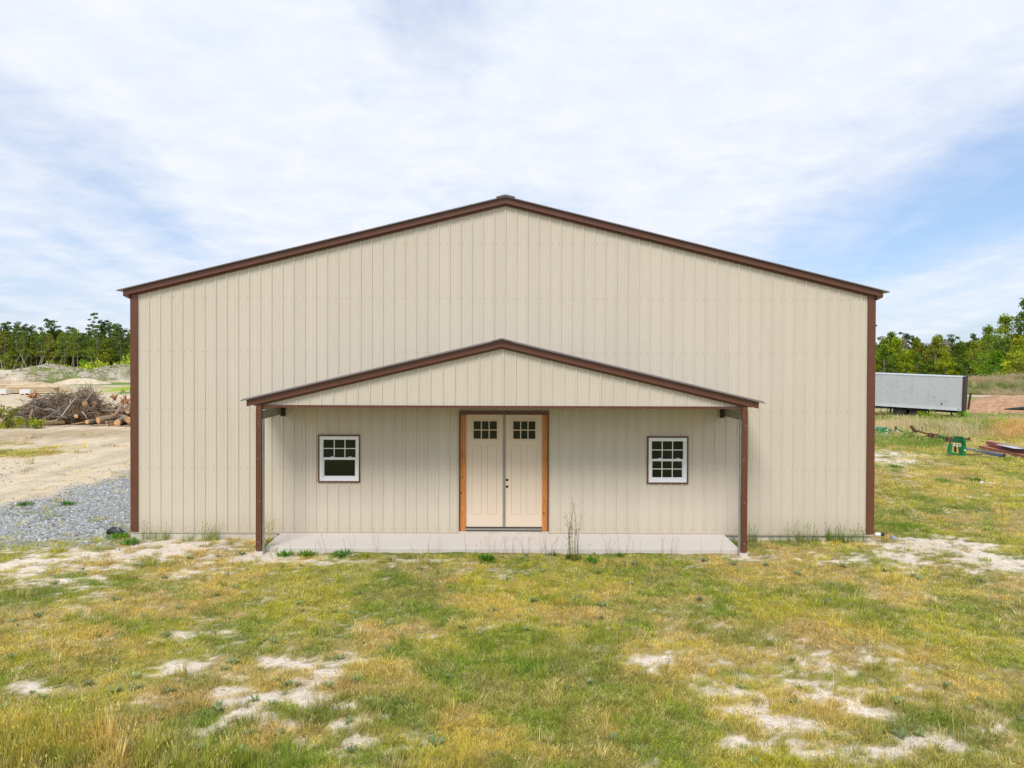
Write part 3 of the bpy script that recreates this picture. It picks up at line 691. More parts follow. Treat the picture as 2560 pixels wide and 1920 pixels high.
# short turf, thinning with distance while its clumps widen
def sector(n, r0, r1, a0, a1, p):      # density falling as r^-p
    u = rng.uniform(size=n); e = 2 - p
    r = (r0 ** e + u * (r1 ** e - r0 ** e)) ** (1 / e) if abs(e) > 1e-6 else r0 * (r1 / r0) ** u
    an = rng.uniform(R(a0), R(a1), n); return r * np.sin(an), r * np.cos(an) + CAM_Y, r
xa, ya, ra = sector(24000, 4.6, 13, -50, 50, 0.0)
xb, yb, rb = sector(56000, 13, 80, -46, 46, 2.0)
xg = np.concatenate([xa, xb]); yg = np.concatenate([ya, yb]); rg = np.concatenate([ra, rb])
xh, yh_, rh = sector(14000, 5.5, 9.5, -44, 44, 0.0)
xg = np.concatenate([xg, xh]); yg = np.concatenate([yg, yh_]); rg = np.concatenate([rg, rh])
s_, gr_, rd_, g_, q2, q3 = fields(xg, yg)
slabedge = (np.abs(xg) < 4.7) & (yg > -1.3) & (yg < -1.0)
keep = ~occupied(xg, yg) & ~slabedge & (rng.uniform(size=len(xg)) > np.clip(s_ * 0.975 + gr_ * 0.94, 0, 0.985)) & ~((xg < -8) & (yg > 26) & (rng.uniform(size=len(xg)) > .25))
thin = fbm(xg, yg, 1.7, 3, 91); keep &= rng.uniform(size=len(xg)) < 0.62 + 0.9 * sst(thin, .35, .6)
xg, yg, rg, s_, g_, gr_, q3 = (v[keep] for v in (xg, yg, rg, s_, g_, gr_, q3)); n = len(xg)
gg = sst(g_, .36, .60)[:, None]; yl = sst(fbm(xg, yg, 0.7, 3, 81) + (q3 - .5) * .5, .44, .60)[:, None]; bw = sst(fbm(xg, yg, 1.1, 4, 101) + (q3 - .5) * .4, .50, .66)[:, None]
tone = np.array((0.66, 0.56, 0.14)) * (1 - gg) + np.array((0.37, 0.46, 0.06)) * gg
tone = tone * (1 - .55 * yl) + np.array((0.72, 0.62, 0.07)) * .55 * yl
tone = tone * (1 - .36 * bw) + np.array((0.68, 0.46, 0.20)) * .36 * bw
deep = sst(fbm(xg, yg, 0.9, 4, 111), .57, .70)[:, None]; tone = tone * (1 - .65 * deep) + np.array((0.19, 0.33, 0.035)) * .65 * deep
dry = (rng.uniform(size=n) < .21)[:, None]; tone = np.where(dry, tone * .35 + np.array((0.82, 0.68, 0.32)) * .65, tone); tone = tone * (1 - s_[:, None] * .5) + np.array((.52, .42, .22)) * s_[:, None] * .5
hd = sst(fbm(xg, yg, .35, 3, 121) + .0, .25, .8)
wide = np.maximum(1, rg / 12.5)
lc = blobs(xg, yg, [(60,1905,250,75,1),(420,1915,220,30,.75)])       # rank growth in the near left corner
tall = sst(lc + (q3 - .5) * .6, .25, .7)
tone = tone * (1 - .3 * tall[:, None]) + np.array((0.52, 0.44, 0.08)) * .3 * tall[:, None]
h = rng.uniform(.50, 1.15, n) * (1 + .6 * tall) * np.where(deep[:, 0] > .5, 1.3, 1.0) * (1 + .25 * (wide - 1))
idx = rng.integers(0, 4, n); idx = np.where(rng.uniform(size=n) < .035 + .22 * tall, 4, idx); idx = np.where(rng.uniform(size=n) < .005 + .035 * tall, 5, idx)
sx = rng.uniform(.75, 1.12, n) * wide
rot = np.stack([rng.normal(0, .08, n), rng.normal(0, .08, n), rng.uniform(0, 6.283, n)], 1)
scatter('short_grass', np.stack([xg, yg, gz(xg, yg) - .003], 1), rot, np.stack([sx, sx, h], 1), idx, tone * np.array((1.09, 1.06, 1.20)) * rng.uniform(.68, 1.25, (n, 1)), T_G, 'short patchy green and straw coloured grass over the yard')
print('turf', n)
def rosette(name, seed):
    r = np.random.default_rng(seed); Vv = []; Ff = []
    for i in range(16):
        an = r.uniform(0, 6.28); l_ = r.uniform(.04, .085); up = r.uniform(.15, 1.2); d_ = np.array((math.cos(an), math.sin(an), up)); d_ /= np.linalg.norm(d_); s_ = np.array((-math.sin(an), math.cos(an), 0)) * l_ * .2; o = len(Vv)
        p = np.array((r.normal(0, .012), r.normal(0, .012), 0)); Vv += [p, p + d_ * l_ * .55 + s_, p + d_ * l_, p + d_ * l_ * .55 - s_]; Ff.append((o, o + 1, o + 2, o + 3))
    return np_obj(name, Vv, Ff, MT['grassblade'], shade=np.repeat(r.uniform(.7, 1.25, (16, 1)), 4, 0) * np.ones(3), link=False)
T_W = [rosette('a_rosette', 1), rosette('b_rosette', 2), tuft('c_stems', 3, .02, .12, .28, .005, .3, 71, seedhead=.6), tuft('d_stems', 2, .02, .16, .34, .004, .25, 72, seedhead=.5), tuft('e_litter', 14, .14, .004, .012, .005, 6.0, 73)]
xw, yw, rw = sector(4200, 5.5, 15.5, -44, 44, 0.4); sw = fields(xw, yw)[0]
wz = np.maximum(blobs(xw, yw, [(600,1730,330,90,1),(150,1860,420,90,1),(2150,1800,350,110,.7),(300,1400,500,40,.4)]), .16); u_ = rng.uniform(size=len(xw)); kk = ~occupied(xw, yw) & (u_ < wz * .75)
xw, yw, sw = xw[kk], yw[kk], sw[kk]; n = len(xw); ix = rng.choice([0, 1, 2, 3, 4], n, p=[.24, .20, .10, .06, .40]); ix = np.where((sw > .3) & (rng.uniform(size=n) < .6), 4, ix)
tw = np.where((ix < 2)[:, None], np.array((.33, .42, .19)), np.where((ix == 4)[:, None], np.array((.42, .33, .28)), np.array((.70, .62, .30)))) * rng.uniform(.7, 1.25, (n, 1)); s1 = rng.uniform(.7, 1.5, n)
scatter('broadleaf_weeds', np.stack([xw, yw, gz(xw, yw) + .002], 1), np.stack([rng.normal(0, .08, n), rng.normal(0, .08, n), rng.uniform(0, 6.28, n)], 1), np.stack([s1, s1, s1], 1), ix, tw, T_W, 'small grey green weeds, thin stems and dead litter in the lawn')

# tall meadow grass to the right, behind the implements and the trailer
T_M = [tuft('a_meadow', 46, .30, .25, .62, .016, .35, 11, seedhead=.5), tuft('b_meadow', 40, .34, .30, .80, .016, .4, 12, seedhead=.6), tuft('c_meadow', 40, .30, .15, .45, .018, .5, 13)]
nm = 16000
xm = rng.uniform(13, 62, nm); ym = rng.uniform(14, 62, nm)
dm = ym - CAM_Y; pxm = xm / dm
lush = (xm / (ym - CAM_Y) * 1923 + 1257 < 2345); mask = sst(ym + (fbm(xm, ym, .25, 3, 131) - .5) * 7 + 4.5 * lush, 20.5, 24.5) * (1 - sst(ym, 56, 60))
mask *= (0.35 + .65 * sst(fbm(xm, ym, .35, 3, 141), .35, .5))
keep = rng.uniform(size=nm) < mask
xm, ym = xm[keep], ym[keep]; n = len(xm)
gm_ = sst(fbm(xm, ym, .22, 4, 151) + rng.normal(0, .07, n), .42, .58)[:, None]; om = (sst(xm / (ym - CAM_Y) * 1923 + 1257, 2440, 2520) * sst(-ym, -46, -36))[:, None]
gm_ = np.maximum(gm_, (0.9 * (1 - sst(ym, 21, 26)))[:, None]); tone = np.array((0.70, 0.59, 0.36)) * (1 - gm_) + np.array((0.29, 0.40, 0.085)) * gm_
tone = tone * (1 - .7 * om) + np.array((0.82, 0.50, 0.17)) * .7 * om
low = 1 - .55 * (1 - sst(ym, 21, 30))
sx = rng.uniform(.8, 1.3, n); hz = rng.uniform(.7, 1.25, n) * low * (1 - .62 * sst(ym, 27, 40))
scatter('meadow_grass', np.stack([xm, ym, gz(xm, ym) - .02], 1), np.stack([rng.normal(0, .1, n), rng.normal(.12, .1, n), rng.uniform(0, 6.28, n)], 1), np.stack([sx, sx, hz], 1), rng.integers(0, 3, n), tone * rng.uniform(.8, 1.2, (n, 1)), T_M, 'tall pale and green meadow grass around the trailer')

# gravel bed left of the building
def stone(name, seed):
    r = np.random.default_rng(seed); import itertools
    V_ = []; 
    for a_ in (-.5, .5):
        for k in range(5):
            an = k * 1.2566 + a_; V_.append((math.cos(an) * r.uniform(.35, .6), math.sin(an) * r.uniform(.35, .6), a_ * r.uniform(.35, .7)))
    F_ = [(0, 1, 6, 5), (1, 2, 7, 6), (2, 3, 8, 7), (3, 4, 9, 8), (4, 0, 5, 9), (5, 6, 7, 7), (5, 7, 8, 9), (5, 9, 8, 7)]
    mb = MB(); mb.add(V_, [(0, 1, 6, 5), (1, 2, 7, 6), (2, 3, 8, 7), (3, 4, 9, 8), (4, 0, 5, 9), (5, 6, 7, 8, 9)])
    o = mb.build(name, MT['gravelstone']); COL.objects.unlink(o); set_shade(o.data, np.ones((10, 3))); return o
MT['gravelstone'] = leaf_material('gravel_stone', attr='tone', trans=0.0)
T_S = [stone('a_stone', 1), stone('b_stone', 2), stone('c_stone', 3)]
ns = 52000
x_ = rng.uniform(-24, -7.2, ns); y_ = rng.uniform(-1.8, 12, ns); _, gr_, *_r = fields(x_, y_)
keep = (rng.uniform(size=ns) < gr_ * 1.0 + .02) & ~occupied(x_, y_); x_, y_ = x_[keep], y_[keep]; n = len(x_)
tn = np.array((0.41, 0.425, 0.43)) * rng.uniform(.55, 1.55, (n, 1)) * (1 + rng.normal(0, .04, (n, 3)))
sz = rng.uniform(.03, .065, n)
scatter('gravel', np.stack([x_, y_, gz(x_, y_) + .006], 1), rng.uniform(-.6, 6.2, (n, 3)) * np.array((.12, .12, 1)), np.stack([sz, sz * rng.uniform(.7, 1.1, n), sz * .8], 1), rng.integers(0, 3, n), tn, T_S, 'blue grey crushed stone beside the left wall')
print('gravel', n)
# ------------------------------------------------------------------ mounds and far yard
def mound(name, cx, cy, rx, ry, h, mat, label, seed, rough_=.35, nx_=70, ny_=36, shade=None, power=1.0):
    u = np.linspace(-1.15, 1.15, nx_); v = np.linspace(-1.15, 1.15, ny_); U, V_ = np.meshgrid(u, v); U = U.ravel(); V_ = V_.ravel()
    x = cx + U * rx; y = cy + V_ * ry; q = np.clip(1 - (U ** 2 + V_ ** 2), 0, 1) ** power
    k = fbm(x, y, 1.2 / max(1.2, ry * .5), 5, seed, .62); k2 = fbm(x, y, 1.3, 4, seed + 3, .6)
    z = gz(x, y) - .12 + h * q * (1 - rough_ + 2 * rough_ * k) + q ** .5 * (k2 - .5) * .55 * h * rough_
    i_ = np.arange(nx_ * ny_).reshape(ny_, nx_); F_ = np.stack([i_[:-1, :-1].ravel(), i_[:-1, 1:].ravel(), i_[1:, 1:].ravel(), i_[1:, :-1].ravel()], 1)
    cols = shade(x, y, k2) if shade else None
    o = np_obj(name, np.stack([x, y, z], 1), F_, mat, shade=cols); tag(o, label, kind='structure'); return o
mm = bpy.data.materials.new('mound_earth'); mm.use_nodes = True; t = mm.node_tree; b = t.nodes['Principled BSDF']; b.inputs['Roughness'].default_value = .95
a = nd(t, 'ShaderNodeAttribute'); a.attribute_name = 'shade'; geo = nd(t, 'ShaderNodeNewGeometry').outputs['Position']
t.links.new(mixc(t, 1.0, a.outputs['Color'], ramp(t, noise(t, geo, 3.5, 6, .7), [(.3, .6), (.7, 1.35)]), 'MULTIPLY'), b.inputs['Base Color'])
def two(c1, c2, sc, seed, lo=.45, hi=.6):
    c1 = np.array(c1); c2 = np.array(c2)
    def f(x, y, k): m = sst(fbm(x, y, sc, 4, seed), lo, hi)[:, None]; return (c1 * (1 - m) + c2 * m) * (.8 + .4 * k[:, None])
    return f
def pd(px, d): return (px - 1257) / FPX * d, d + CAM_Y
x, y = pd(120, 128); mound('mound', x, y, 8.5, 6, 2.1, mm, 'grassy rubble berm below the left wood', 5, .45, shade=two((.42,.37,.27), (.21,.25,.055), .55, 7))
x, y = pd(190, 122); mound('mound', x, y, 6, 5, 1.5, mm, 'low rubble and grass mound beside the berm', 8, .5, shade=two((.48,.42,.33), (.24,.26,.08), .6, 9))
x, y = pd(300, 126); mound('mound', x, y, 6.5, 5, 2.1, mm, 'pile of grey broken rubble near the building corner', 12, .4, shade=two((.46,.40,.31), (.30,.28,.16), .9, 13))
x, y = pd(8, 112); mound('mound', x, y, 7.5, 4, 1.75, mm, 'smooth pale sand heap at the left edge', 15, .15, shade=two((.60,.50,.38), (.48,.40,.30), .3, 16), power=1.3)
x, y = pd(205, 102); mound('mound', x, y, 4.2, 3, .85, mm, 'flat heap of light tan sand behind the brush pile', 18, .15, shade=two((.66,.54,.37), (.60,.48,.33), .5, 19), power=1.3)
x, y = pd(50, 92); mound('mound', x, y, 6.5, 2.4, .75, mm, 'tan sand bank behind the stacked lumber', 20, .3, shade=two((.60,.47,.30), (.48,.36,.22), .8, 21))
x, y = pd(2530, 73); mound('mound', x, y, 5.6, 4.5, 1.75, mm, 'reddish brown soil heap beside the trailer', 22, .18, shade=two((.47,.27,.155), (.40,.235,.14), .8, 23), power=.8)
x, y = pd(2560, 116); mound('mound', x, y, 17, 8, 2.2, mm, 'long grassy bank in front of the right wood', 26, .15, 120, 30, shade=two((.47,.39,.25), (.24,.27,.08), .35, 27), power=.8)
# loose pale rocks on the rubble
def rock(name, r, seed):
    q = np.random.default_rng(seed); mb = MB(); v = []
    for i in range(3):
        z = (-.5, .1, .55)[i]; rr = (1, .95, .5)[i]
        for k in range(6): an = k * 1.047 + i * .4; v.append((math.cos(an) * r * rr * q.uniform(.7, 1.2), math.sin(an) * r * rr * q.uniform(.7, 1.2), r * (z + q.uniform(-.12, .12))))
    f = [(i * 6 + k, i * 6 + (k + 1) % 6, i * 6 + 6 + (k + 1) % 6, i * 6 + 6 + k) for i in range(2) for k in range(6)] + [tuple(range(12, 18))]
    mb.add(v, f); return mb
rk = [rock('rock', 1, s).build('rubble_kind', MT['gravelstone']) for s in (3, 4, 5)]
for o in rk: COL.objects.unlink(o); set_shade(o.data, np.ones((18, 3)))
n = 900; px_ = rng.uniform(-40, 345, n); dd = rng.uniform(116, 130, n); x_ = (px_ - 1257) / FPX * dd; y_ = dd + CAM_Y
dg = bpy.context.evaluated_depsgraph_get()
mounds = [o for o in COL.objects if o.name.startswith('mound')]
from mathutils.bvhtree import BVHTree
def bvh(obs):
    vv = []; ff = []
    for o in obs:
        off = len(vv); vv += [v.co[:] for v in o.data.vertices]; ff += [tuple(i + off for i in p.vertices) for p in o.data.polygons]
    return BVHTree.FromPolygons(vv, ff)
BV = bvh(mounds)
def surf(x, y):
    h = BV.ray_cast(Vector((x, y, 30)), Vector((0, 0, -1)))[0]; g0 = float(gz(x, y)); return max(g0, h.z) if h else g0
z_ = np.array([surf(a_, b_) for a_, b_ in zip(x_, y_)]); sz = rng.uniform(.06, .26, n)
scatter('rubble', np.stack([x_, y_, z_ + .03], 1), rng.uniform(0, 6, (n, 3)) * np.array((.1, .1, 1)), np.stack([sz * 1.3, sz, sz * .8], 1), rng.integers(0, 3, n), np.array((.55, .50, .43)) * rng.uniform(.6, 1.25, (n, 1)), rk, 'pale broken stones strewn on the far mounds')
# grass on far mounds and across the right bank
n = 5200; x_ = np.concatenate([rng.uniform(62, 104, 3600), rng.uniform(-88, -58, 1600)]); y_ = np.concatenate([rng.uniform(91, 108, 3600), rng.uniform(86, 116, 1600)])
z_ = np.array([surf(a_, b_) for a_, b_ in zip(x_, y_)]); g1 = sst(fbm(x_, y_, .25, 4, 200) + rng.normal(0, .06, n), .40, .58)[:, None]
tone = np.array((.58, .46, .30)) * (1 - g1) + np.array((.27, .33, .09)) * g1; s1 = rng.uniform(.9, 1.5, n); hz = np.where(x_ > 0, rng.uniform(.7, 1.3, n), rng.uniform(.25, .6, n))
scatter('bank_grass', np.stack([x_, y_, z_ - .03], 1), np.stack([rng.normal(0, .1, n), rng.normal(.1, .1, n), rng.uniform(0, 6.28, n)], 1), np.stack([s1, s1, hz], 1), rng.integers(0, 3, n), tone * rng.uniform(.8, 1.2, (n, 1)), [o.copy() for o in T_M], 'pale and green rough grass on the far banks')

# sawn lumber stacks at the left
def lumber(cx, cy, rz, nl, nw, length, label, wrap=False):
    r = tag(empty('lumber_stack', (cx, cy, float(gz(cx, cy))), rz), label, 'lumber stack')
    for i in range(nl):
        for j in range(nw if i < nl - 1 else max(2, nw - 2)):
            mb = MB(); dx = random.uniform(-.22, .22); dy = random.uniform(-.02, .02)
            mb.box(-length/2 + dx, j * .30 + dy, .10 + i * .115, length/2 + dx, j * .30 + .27 + dy, .10 + i * .115 + .085); mb.build('plank', MT['lumber'], r)
    for q in (-.35, .0, .35):
        mb = MB(); mb.box(q * length - .06, 0, 0, q * length + .06, nw * .3, .10); mb.build('bearer', MT['chassis'], r)
    return r
x, y = pd(75, 76); lumber(x, y, .05, 6, 4, 4.9, 'right hand stack of pale sawn boards behind the brush pile')
x, y = pd(10, 77); lumber(x, y, -.03, 7, 4, 4.3, 'stack of pale sawn boards at the left edge')
x, y = pd(125, 80); lumber(x, y, .0, 3, 3, 3.6, 'low short stack of sawn boards nearest the sand heap')
for px, lab in ((6, 'white wrapped block in front of the left lumber stack'), (66, 'white wrapped block in front of the right lumber stack')):
    x, y = pd(px, 73.5); r = tag(empty('wrapped_block', (x, y, float(gz(x, y)))), lab, 'wrapped pallet')
    mb = MB(); mb.box(-.5, -.3, .1, .5, .3, .50); mb.box(-.47, -.27, .50, .47, .27, .53); mb.build('wrap', MT['palelum'], r)
    mb = MB()
    for q in (-.42, 0, .42): mb.box(q - .05, -.3, 0, q + .05, .3, .10)
    mb.build('pallet_bearers', MT['lumber'], r)

# ------------------------------------------------------------------ trees
def crown_np(clusters, leaf, seed, flat=.6):
    """clusters: list of (x,y,z,r,n,tone) -> small leaf cards scattered in each clump"""
    r = np.random.default_rng(seed); Vs = []; Sh = []
    for (cx, cy, cz, cr, n_, tone_) in clusters:
        p = r.normal(0, 1, (n_, 3)); p /= np.linalg.norm(p, axis=1)[:, None] + 1e-9; p *= (r.uniform(size=(n_, 1)) ** .45) * cr; p[:, 2] *= flat
        c_ = p + np.array((cx, cy, cz)); a_ = r.normal(0, 1, (n_, 3)); a_ /= np.linalg.norm(a_, axis=1)[:, None]; b_ = r.normal(0, 1, (n_, 3)); b_ -= (b_ * a_).sum(1)[:, None] * a_; b_ /= np.linalg.norm(b_, axis=1)[:, None]
        s_ = leaf * r.uniform(.5, 1.2, (n_, 1)); s2 = s_ * r.uniform(.45, .8, (n_, 1))
        Vs.append(np.stack([c_ - a_ * s_, c_ + b_ * s2, c_ + a_ * s_, c_ - b_ * s2], 1).reshape(-1, 3))
        tn = np.array(tone_) * r.uniform(.75, 1.3, (n_, 1)); Sh.append(np.repeat(tn, 4, 0))
    V_ = np.concatenate(Vs); S_ = np.concatenate(Sh); F_ = np.arange(len(V_)).reshape(-1, 4); return V_, F_, S_
def trunk_mb(h, r0, lean=(0, 0), limbs=(), seed=0, taper=.25):
    mb = MB(); pts = []; rs = []
    rr = random.Random(seed); wx = rr.uniform(-.15, .15); wy = rr.uniform(-.15, .15)
    for i in range(7):
        f = i / 6; pts.append((lean[0] * f ** 1.6 + wx * math.sin(f * 5), lean[1] * f ** 1.6 + wy * math.sin(f * 4), h * f * (1 - .0 * f))); rs.append(r0 * (1 - (1 - taper) * f))
    mb.tube(pts, rs, 6)
    for (a_, b_, ra) in limbs:
        a_ = Vector(a_); b_ = Vector(b_); m_ = (a_ + b_) / 2 + Vector((0, 0, .12 * (b_ - a_).length)); mb.tube([a_, m_, b_], [ra, ra * .7, ra * .3], 4)
    return mb
def kinds(kind, seed):
    r = np.random.default_rng(seed); cl = []; limbs = []; lean = (0, 0); leafs = .22; flat = .7
    if kind == 'pine':
        H = r.uniform(8.8, 10.8); z = H * r.uniform(.36, .5); lean = (r.uniform(-.4, .4), r.uniform(-.3, .3))
        while z < H:
            f = (z / H - .35) / .65; rad = (1.75 * (1 - f) ** .7 + .25) * r.uniform(.6, 1.15); nb = 5 if f < .8 else 3; off = r.uniform(0, 6.28)
            for k in range(nb):
                an = off + k * 6.283 / nb + r.normal(0, .3); q = rad * r.uniform(.55, 1.1); ll = (z / H) ** 1.6
                p = (math.cos(an) * q + lean[0] * ll, math.sin(an) * q + lean[1] * ll, z + q * r.uniform(.05, .45)); tn = r.uniform(.55, 1.35)
                cl.append((*p, r.uniform(.38, .62), 17, (tn * .95, tn, tn * .95))); limbs.append(((lean[0] * ll, lean[1] * ll, z - .1), p, .035))
            z += H * r.uniform(.045, .075)
        cl.append((lean[0], lean[1], H - .1, .35, 26, (1, 1.05, .9))); r0 = .12; leafs = .19
    elif kind == 'tallpine':
        H = r.uniform(11.2, 12.0); lean = (r.uniform(-1.0, 1.0), 0)
        for k in range(26):
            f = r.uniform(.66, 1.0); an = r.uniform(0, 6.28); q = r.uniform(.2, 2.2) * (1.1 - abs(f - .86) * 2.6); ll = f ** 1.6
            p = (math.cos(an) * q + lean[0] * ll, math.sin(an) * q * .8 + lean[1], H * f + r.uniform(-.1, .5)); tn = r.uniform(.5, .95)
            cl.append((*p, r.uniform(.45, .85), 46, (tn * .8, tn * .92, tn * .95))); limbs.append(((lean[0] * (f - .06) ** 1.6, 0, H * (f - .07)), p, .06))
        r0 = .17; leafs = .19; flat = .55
    elif kind == 'wispine':            # tall thin pine with wind-swept tufts
        H = 13.0; lean = (1.4, 0)
        for f, dx, s_ in ((1.0, .1, .75), (.985, -.7, .55), (.93, .5, .6), (.90, -.9, .45), (.86, -.1, .5), (.80, -.5, .9), (.78, .6, .8), (.74, -1.0, .9), (.71, .3, 1.1), (.66, -.4, 1.2), (.62, .9, 1.0), (.56, -.8, 1.1), (.5, .4, 1.1)):
            ll = f ** 1.6; p = (lean[0] * ll + dx, r.uniform(-.4, .4), H * f); tn = r.uniform(.55, 1.0); cl.append((*p, s_ * .85, int(60 * s_ + 15), (tn * .85, tn, tn))); limbs.append(((lean[0] * ll, 0, H * f - .3), p, .05))
        r0 = .16; leafs = .19; flat = .45
    elif kind in ('broad', 'bigbroad'):
        bigk = kind == 'bigbroad'; H = r.uniform(13.5, 15) if bigk else r.uniform(7.5, 10.5); rad = 4.6 if bigk else r.uniform(2.3, 3.1); nc = 75 if bigk else 58
        for k in range(nc):
            an = r.uniform(0, 6.28); f = r.uniform(.10, 1.0); env = rad * math.sin(min(1.0, (f * .95 + .22)) ** 1.1 * math.pi) ** .6 * r.uniform(.55, 1.08); z = H * f * .94
            tn = r.uniform(.55, 1.3) ; p = (math.cos(an) * env, math.sin(an) * env, z); cl.append((*p, r.uniform(.7, 1.25) * (1.25 if bigk else 1), 62 if bigk else 46, (tn * r.uniform(.85, 1.25), tn, tn * r.uniform(.7, 1.1))))
            if k % 4 == 0: limbs.append(((0, 0, z * .6), p, .07))
        r0 = .22 if bigk else .15; leafs = .235; H *= .88
    elif kind == 'dead':
        H = r.uniform(7.5, 8.6); r0 = .12
        for k in range(16):
            f = r.uniform(.5, .95); an = r.uniform(0, 6.28); q = r.uniform(.5, 1.7) * (1.3 - f * .6); e = (math.cos(an) * q, math.sin(an) * q, H * f + q * r.uniform(.8, 1.6))
            limbs.append(((0, 0, H * f), e, .055)); e2 = Vector((0, 0, H * f)).lerp(Vector(e), .55)
            for j in range(3): limbs.append((e2, (e2.x + r.normal(0, .5), e2.y + r.normal(0, .3), e2.z + r.uniform(.4, 1.2)), .03))
        cl.append((0, 0, H * .9, .8, 14, (.7, .7, .6)))
    elif kind == 'bent':               # bare pale stem bowed over
        H = r.uniform(4.8, 6.2); lean = (r.choice([-1, 1]) * r.uniform(2.0, 3.2), .2); r0 = .10
        cl.append((lean[0], lean[1], H, .7, 22, (.8, .8, .7))); cl.append((lean[0] * .8, lean[1], H * .92, .6, 16, (.8, .8, .7)))
    elif kind == 'shrub':
        H = .6; r0 = .05
        for k in range(12):
            an = r.uniform(0, 6.28); q = r.uniform(0, .85); tn = r.uniform(.7, 1.3); cl.append((math.cos(an) * q, math.sin(an) * q, r.uniform(.25, 1.25) * (1.1 - q * .5), .36, 30, (tn, tn, tn)))
        leafs = .085; flat = .9
    tr = trunk_mb(H, r0, lean, limbs, seed)
    return tr, crown_np(cl, leafs, seed + 1, flat)
CAT = {'pine': ('pine_tree', 'treebark'), 'tallpine': ('pine_tree', 'treebark'), 'wispine': ('pine_tree', 'treebark'), 'broad': ('broadleaf_tree', 'treebark'), 'bigbroad': ('broadleaf_tree', 'treebark'), 'dead': ('dead_tree', 'deadwood'), 'bent': ('bent_tree', 'deadwood'), 'shrub': ('shrub', 'treebark')}
PROTO = {}
def proto(kind, k):
    if (kind, k) not in PROTO:
        tr, cr = kinds(kind, hash_seed(kind) + k * 17); nm, bk = CAT[kind]
        root = empty(nm); a_ = tr.build('trunk', MT[bk], root); c_ = np_obj('crown', cr[0], cr[1], MT['leaf'], root, shade=cr[2]); PROTO[(kind, k)] = [root, False]
    return PROTO[(kind, k)]
def hash_seed(s): return sum(ord(ch) * (i + 3) for i, ch in enumerate(s)) % 977
def tree(kind, k, x, y, sc=1.0, color=(1, 1, 1), label=None, group=None, cat='tree', rz=None, scz=None, z=None):
    p = proto(kind, k)
    if not p[1]: o = p[0]; p[1] = True
    else: o = copy_tree(p[0])
    o.location = (x, y, float(gz(x, y)) - .08 if z is None else z); o.rotation_euler = (0, 0, rng.uniform(0, 6.28) if rz is None else rz); o.scale = (sc, sc, scz or sc)
    for ch in o.children:
        if ch.name.startswith('crown'): ch.color = (*color, 1)
    for kk in ('label', 'category', 'group'):
        if kk in o: del o[kk]
    return tag(o, label, cat, group)
GL = {'pine': ('slender young pine crowded in the left wood', 'young pines of the left wood'), 'broadL': ('leafy green tree among the pines of the left wood', 'leafy trees in the left wood'), 'bent': ('pale bare stem bowed over in front of the left wood', 'bowed pale stems before the left wood'),
      'broadR': ('rounded green tree in the wood behind the white trailer', 'leafy trees of the right wood'), 'pineR': ('dark pine standing in the wood behind the white trailer', 'pines of the right wood')}
# left wood, front rows
for row in range(4):
    d = 168 + row * 4.2
    for px in np.arange(-60, 370, 17.5 if row else 15.0):
        q = px + rng.uniform(-5, 5); x, y = pd(q, d + rng.uniform(-1.2, 1.2)); f = rng.uniform()
        if f < .20 + .28 * (q > 195):
            c = (.75, 1.1, .6) if rng.uniform() < .5 else (1.15, 1.15, .8); tree('broad', int(rng.integers(0, 3)), x, y, rng.uniform(.75, .95), c, *GL['broadL'])
        else:
            c = (1.5 * rng.uniform(.8, 1.15), 1.3 * rng.uniform(.85, 1.1), 1.0) if rng.uniform() < .45 else (.85, .95, .8); tree('pine', int(rng.integers(0, 4)), x, y, rng.uniform(.86, 1.02), c, *GL['pine'])
for px, d, kd, sc, lab in ((221, 171, 'wispine', 1.0, 'tallest pine of the left wood with wind-swept tufts at its top'), (133, 172, 'tallpine', .98, 'round-topped dark pine rising above the middle of the left wood'),
        (249, 173, 'tallpine', .97, 'open pine just right of the tallest one in the left wood'), (271, 172, 'tallpine', .94, 'flat-topped thin pine near the building in the left wood'), (304, 174, 'tallpine', .92, 'broad dark pine nearest the building in the left wood'),
        (40, 172, 'tallpine', .95, 'bushy pine above the trees near the left edge'), (5, 174, 'tallpine', .94, 'dark pine at the very left edge'), (76, 172, 'tallpine', .92, 'narrow spiky pine left of the round-topped one')):
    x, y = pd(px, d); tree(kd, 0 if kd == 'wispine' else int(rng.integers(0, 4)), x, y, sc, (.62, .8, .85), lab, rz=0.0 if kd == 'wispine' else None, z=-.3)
for px in (-8, 10, 33, 52, 63, 92, 100, 121, 150, 176, 238, 251):
    x, y = pd(px + rng.uniform(-4, 4), 164 + rng.uniform(0, 3)); tree('bent', int(rng.integers(0, 3)), x, y, rng.uniform(.8, 1.05), (1.2, 1.1, .8), *GL['bent'], rz=float(rng.choice([0, 3.14])) + rng.normal(0, .4))
for px, d, s_, lab in ((212, 150, 2.0, 'bright green shrub below the wood, left of the rubble pile'), (240, 148, 2.3, 'broad bright green shrub below the left wood'), (262, 152, 1.8, 'small yellow green shrub behind the rubble pile'), (328, 140, 3.2, 'tall bright green shrub against the building corner'), (168, 155, 1.5, 'little green shrub at the foot of the left pines')):
    x, y = pd(px, d); tree('shrub', int(rng.integers(0, 2)), x, y, s_, (1.9, 1.9, .9), lab, cat='shrub')
x, y = pd(307, 76); tree('shrub', 1, x, y, .42, (.5, .95, .35), 'small round dark bush on the yellow green patch', cat='bush')
x, y = pd(328, 78); tree('shrub', 0, x, y, .45, (.8, 1.4, .5), 'bright green weeds beside the round dark bush', cat='bush')
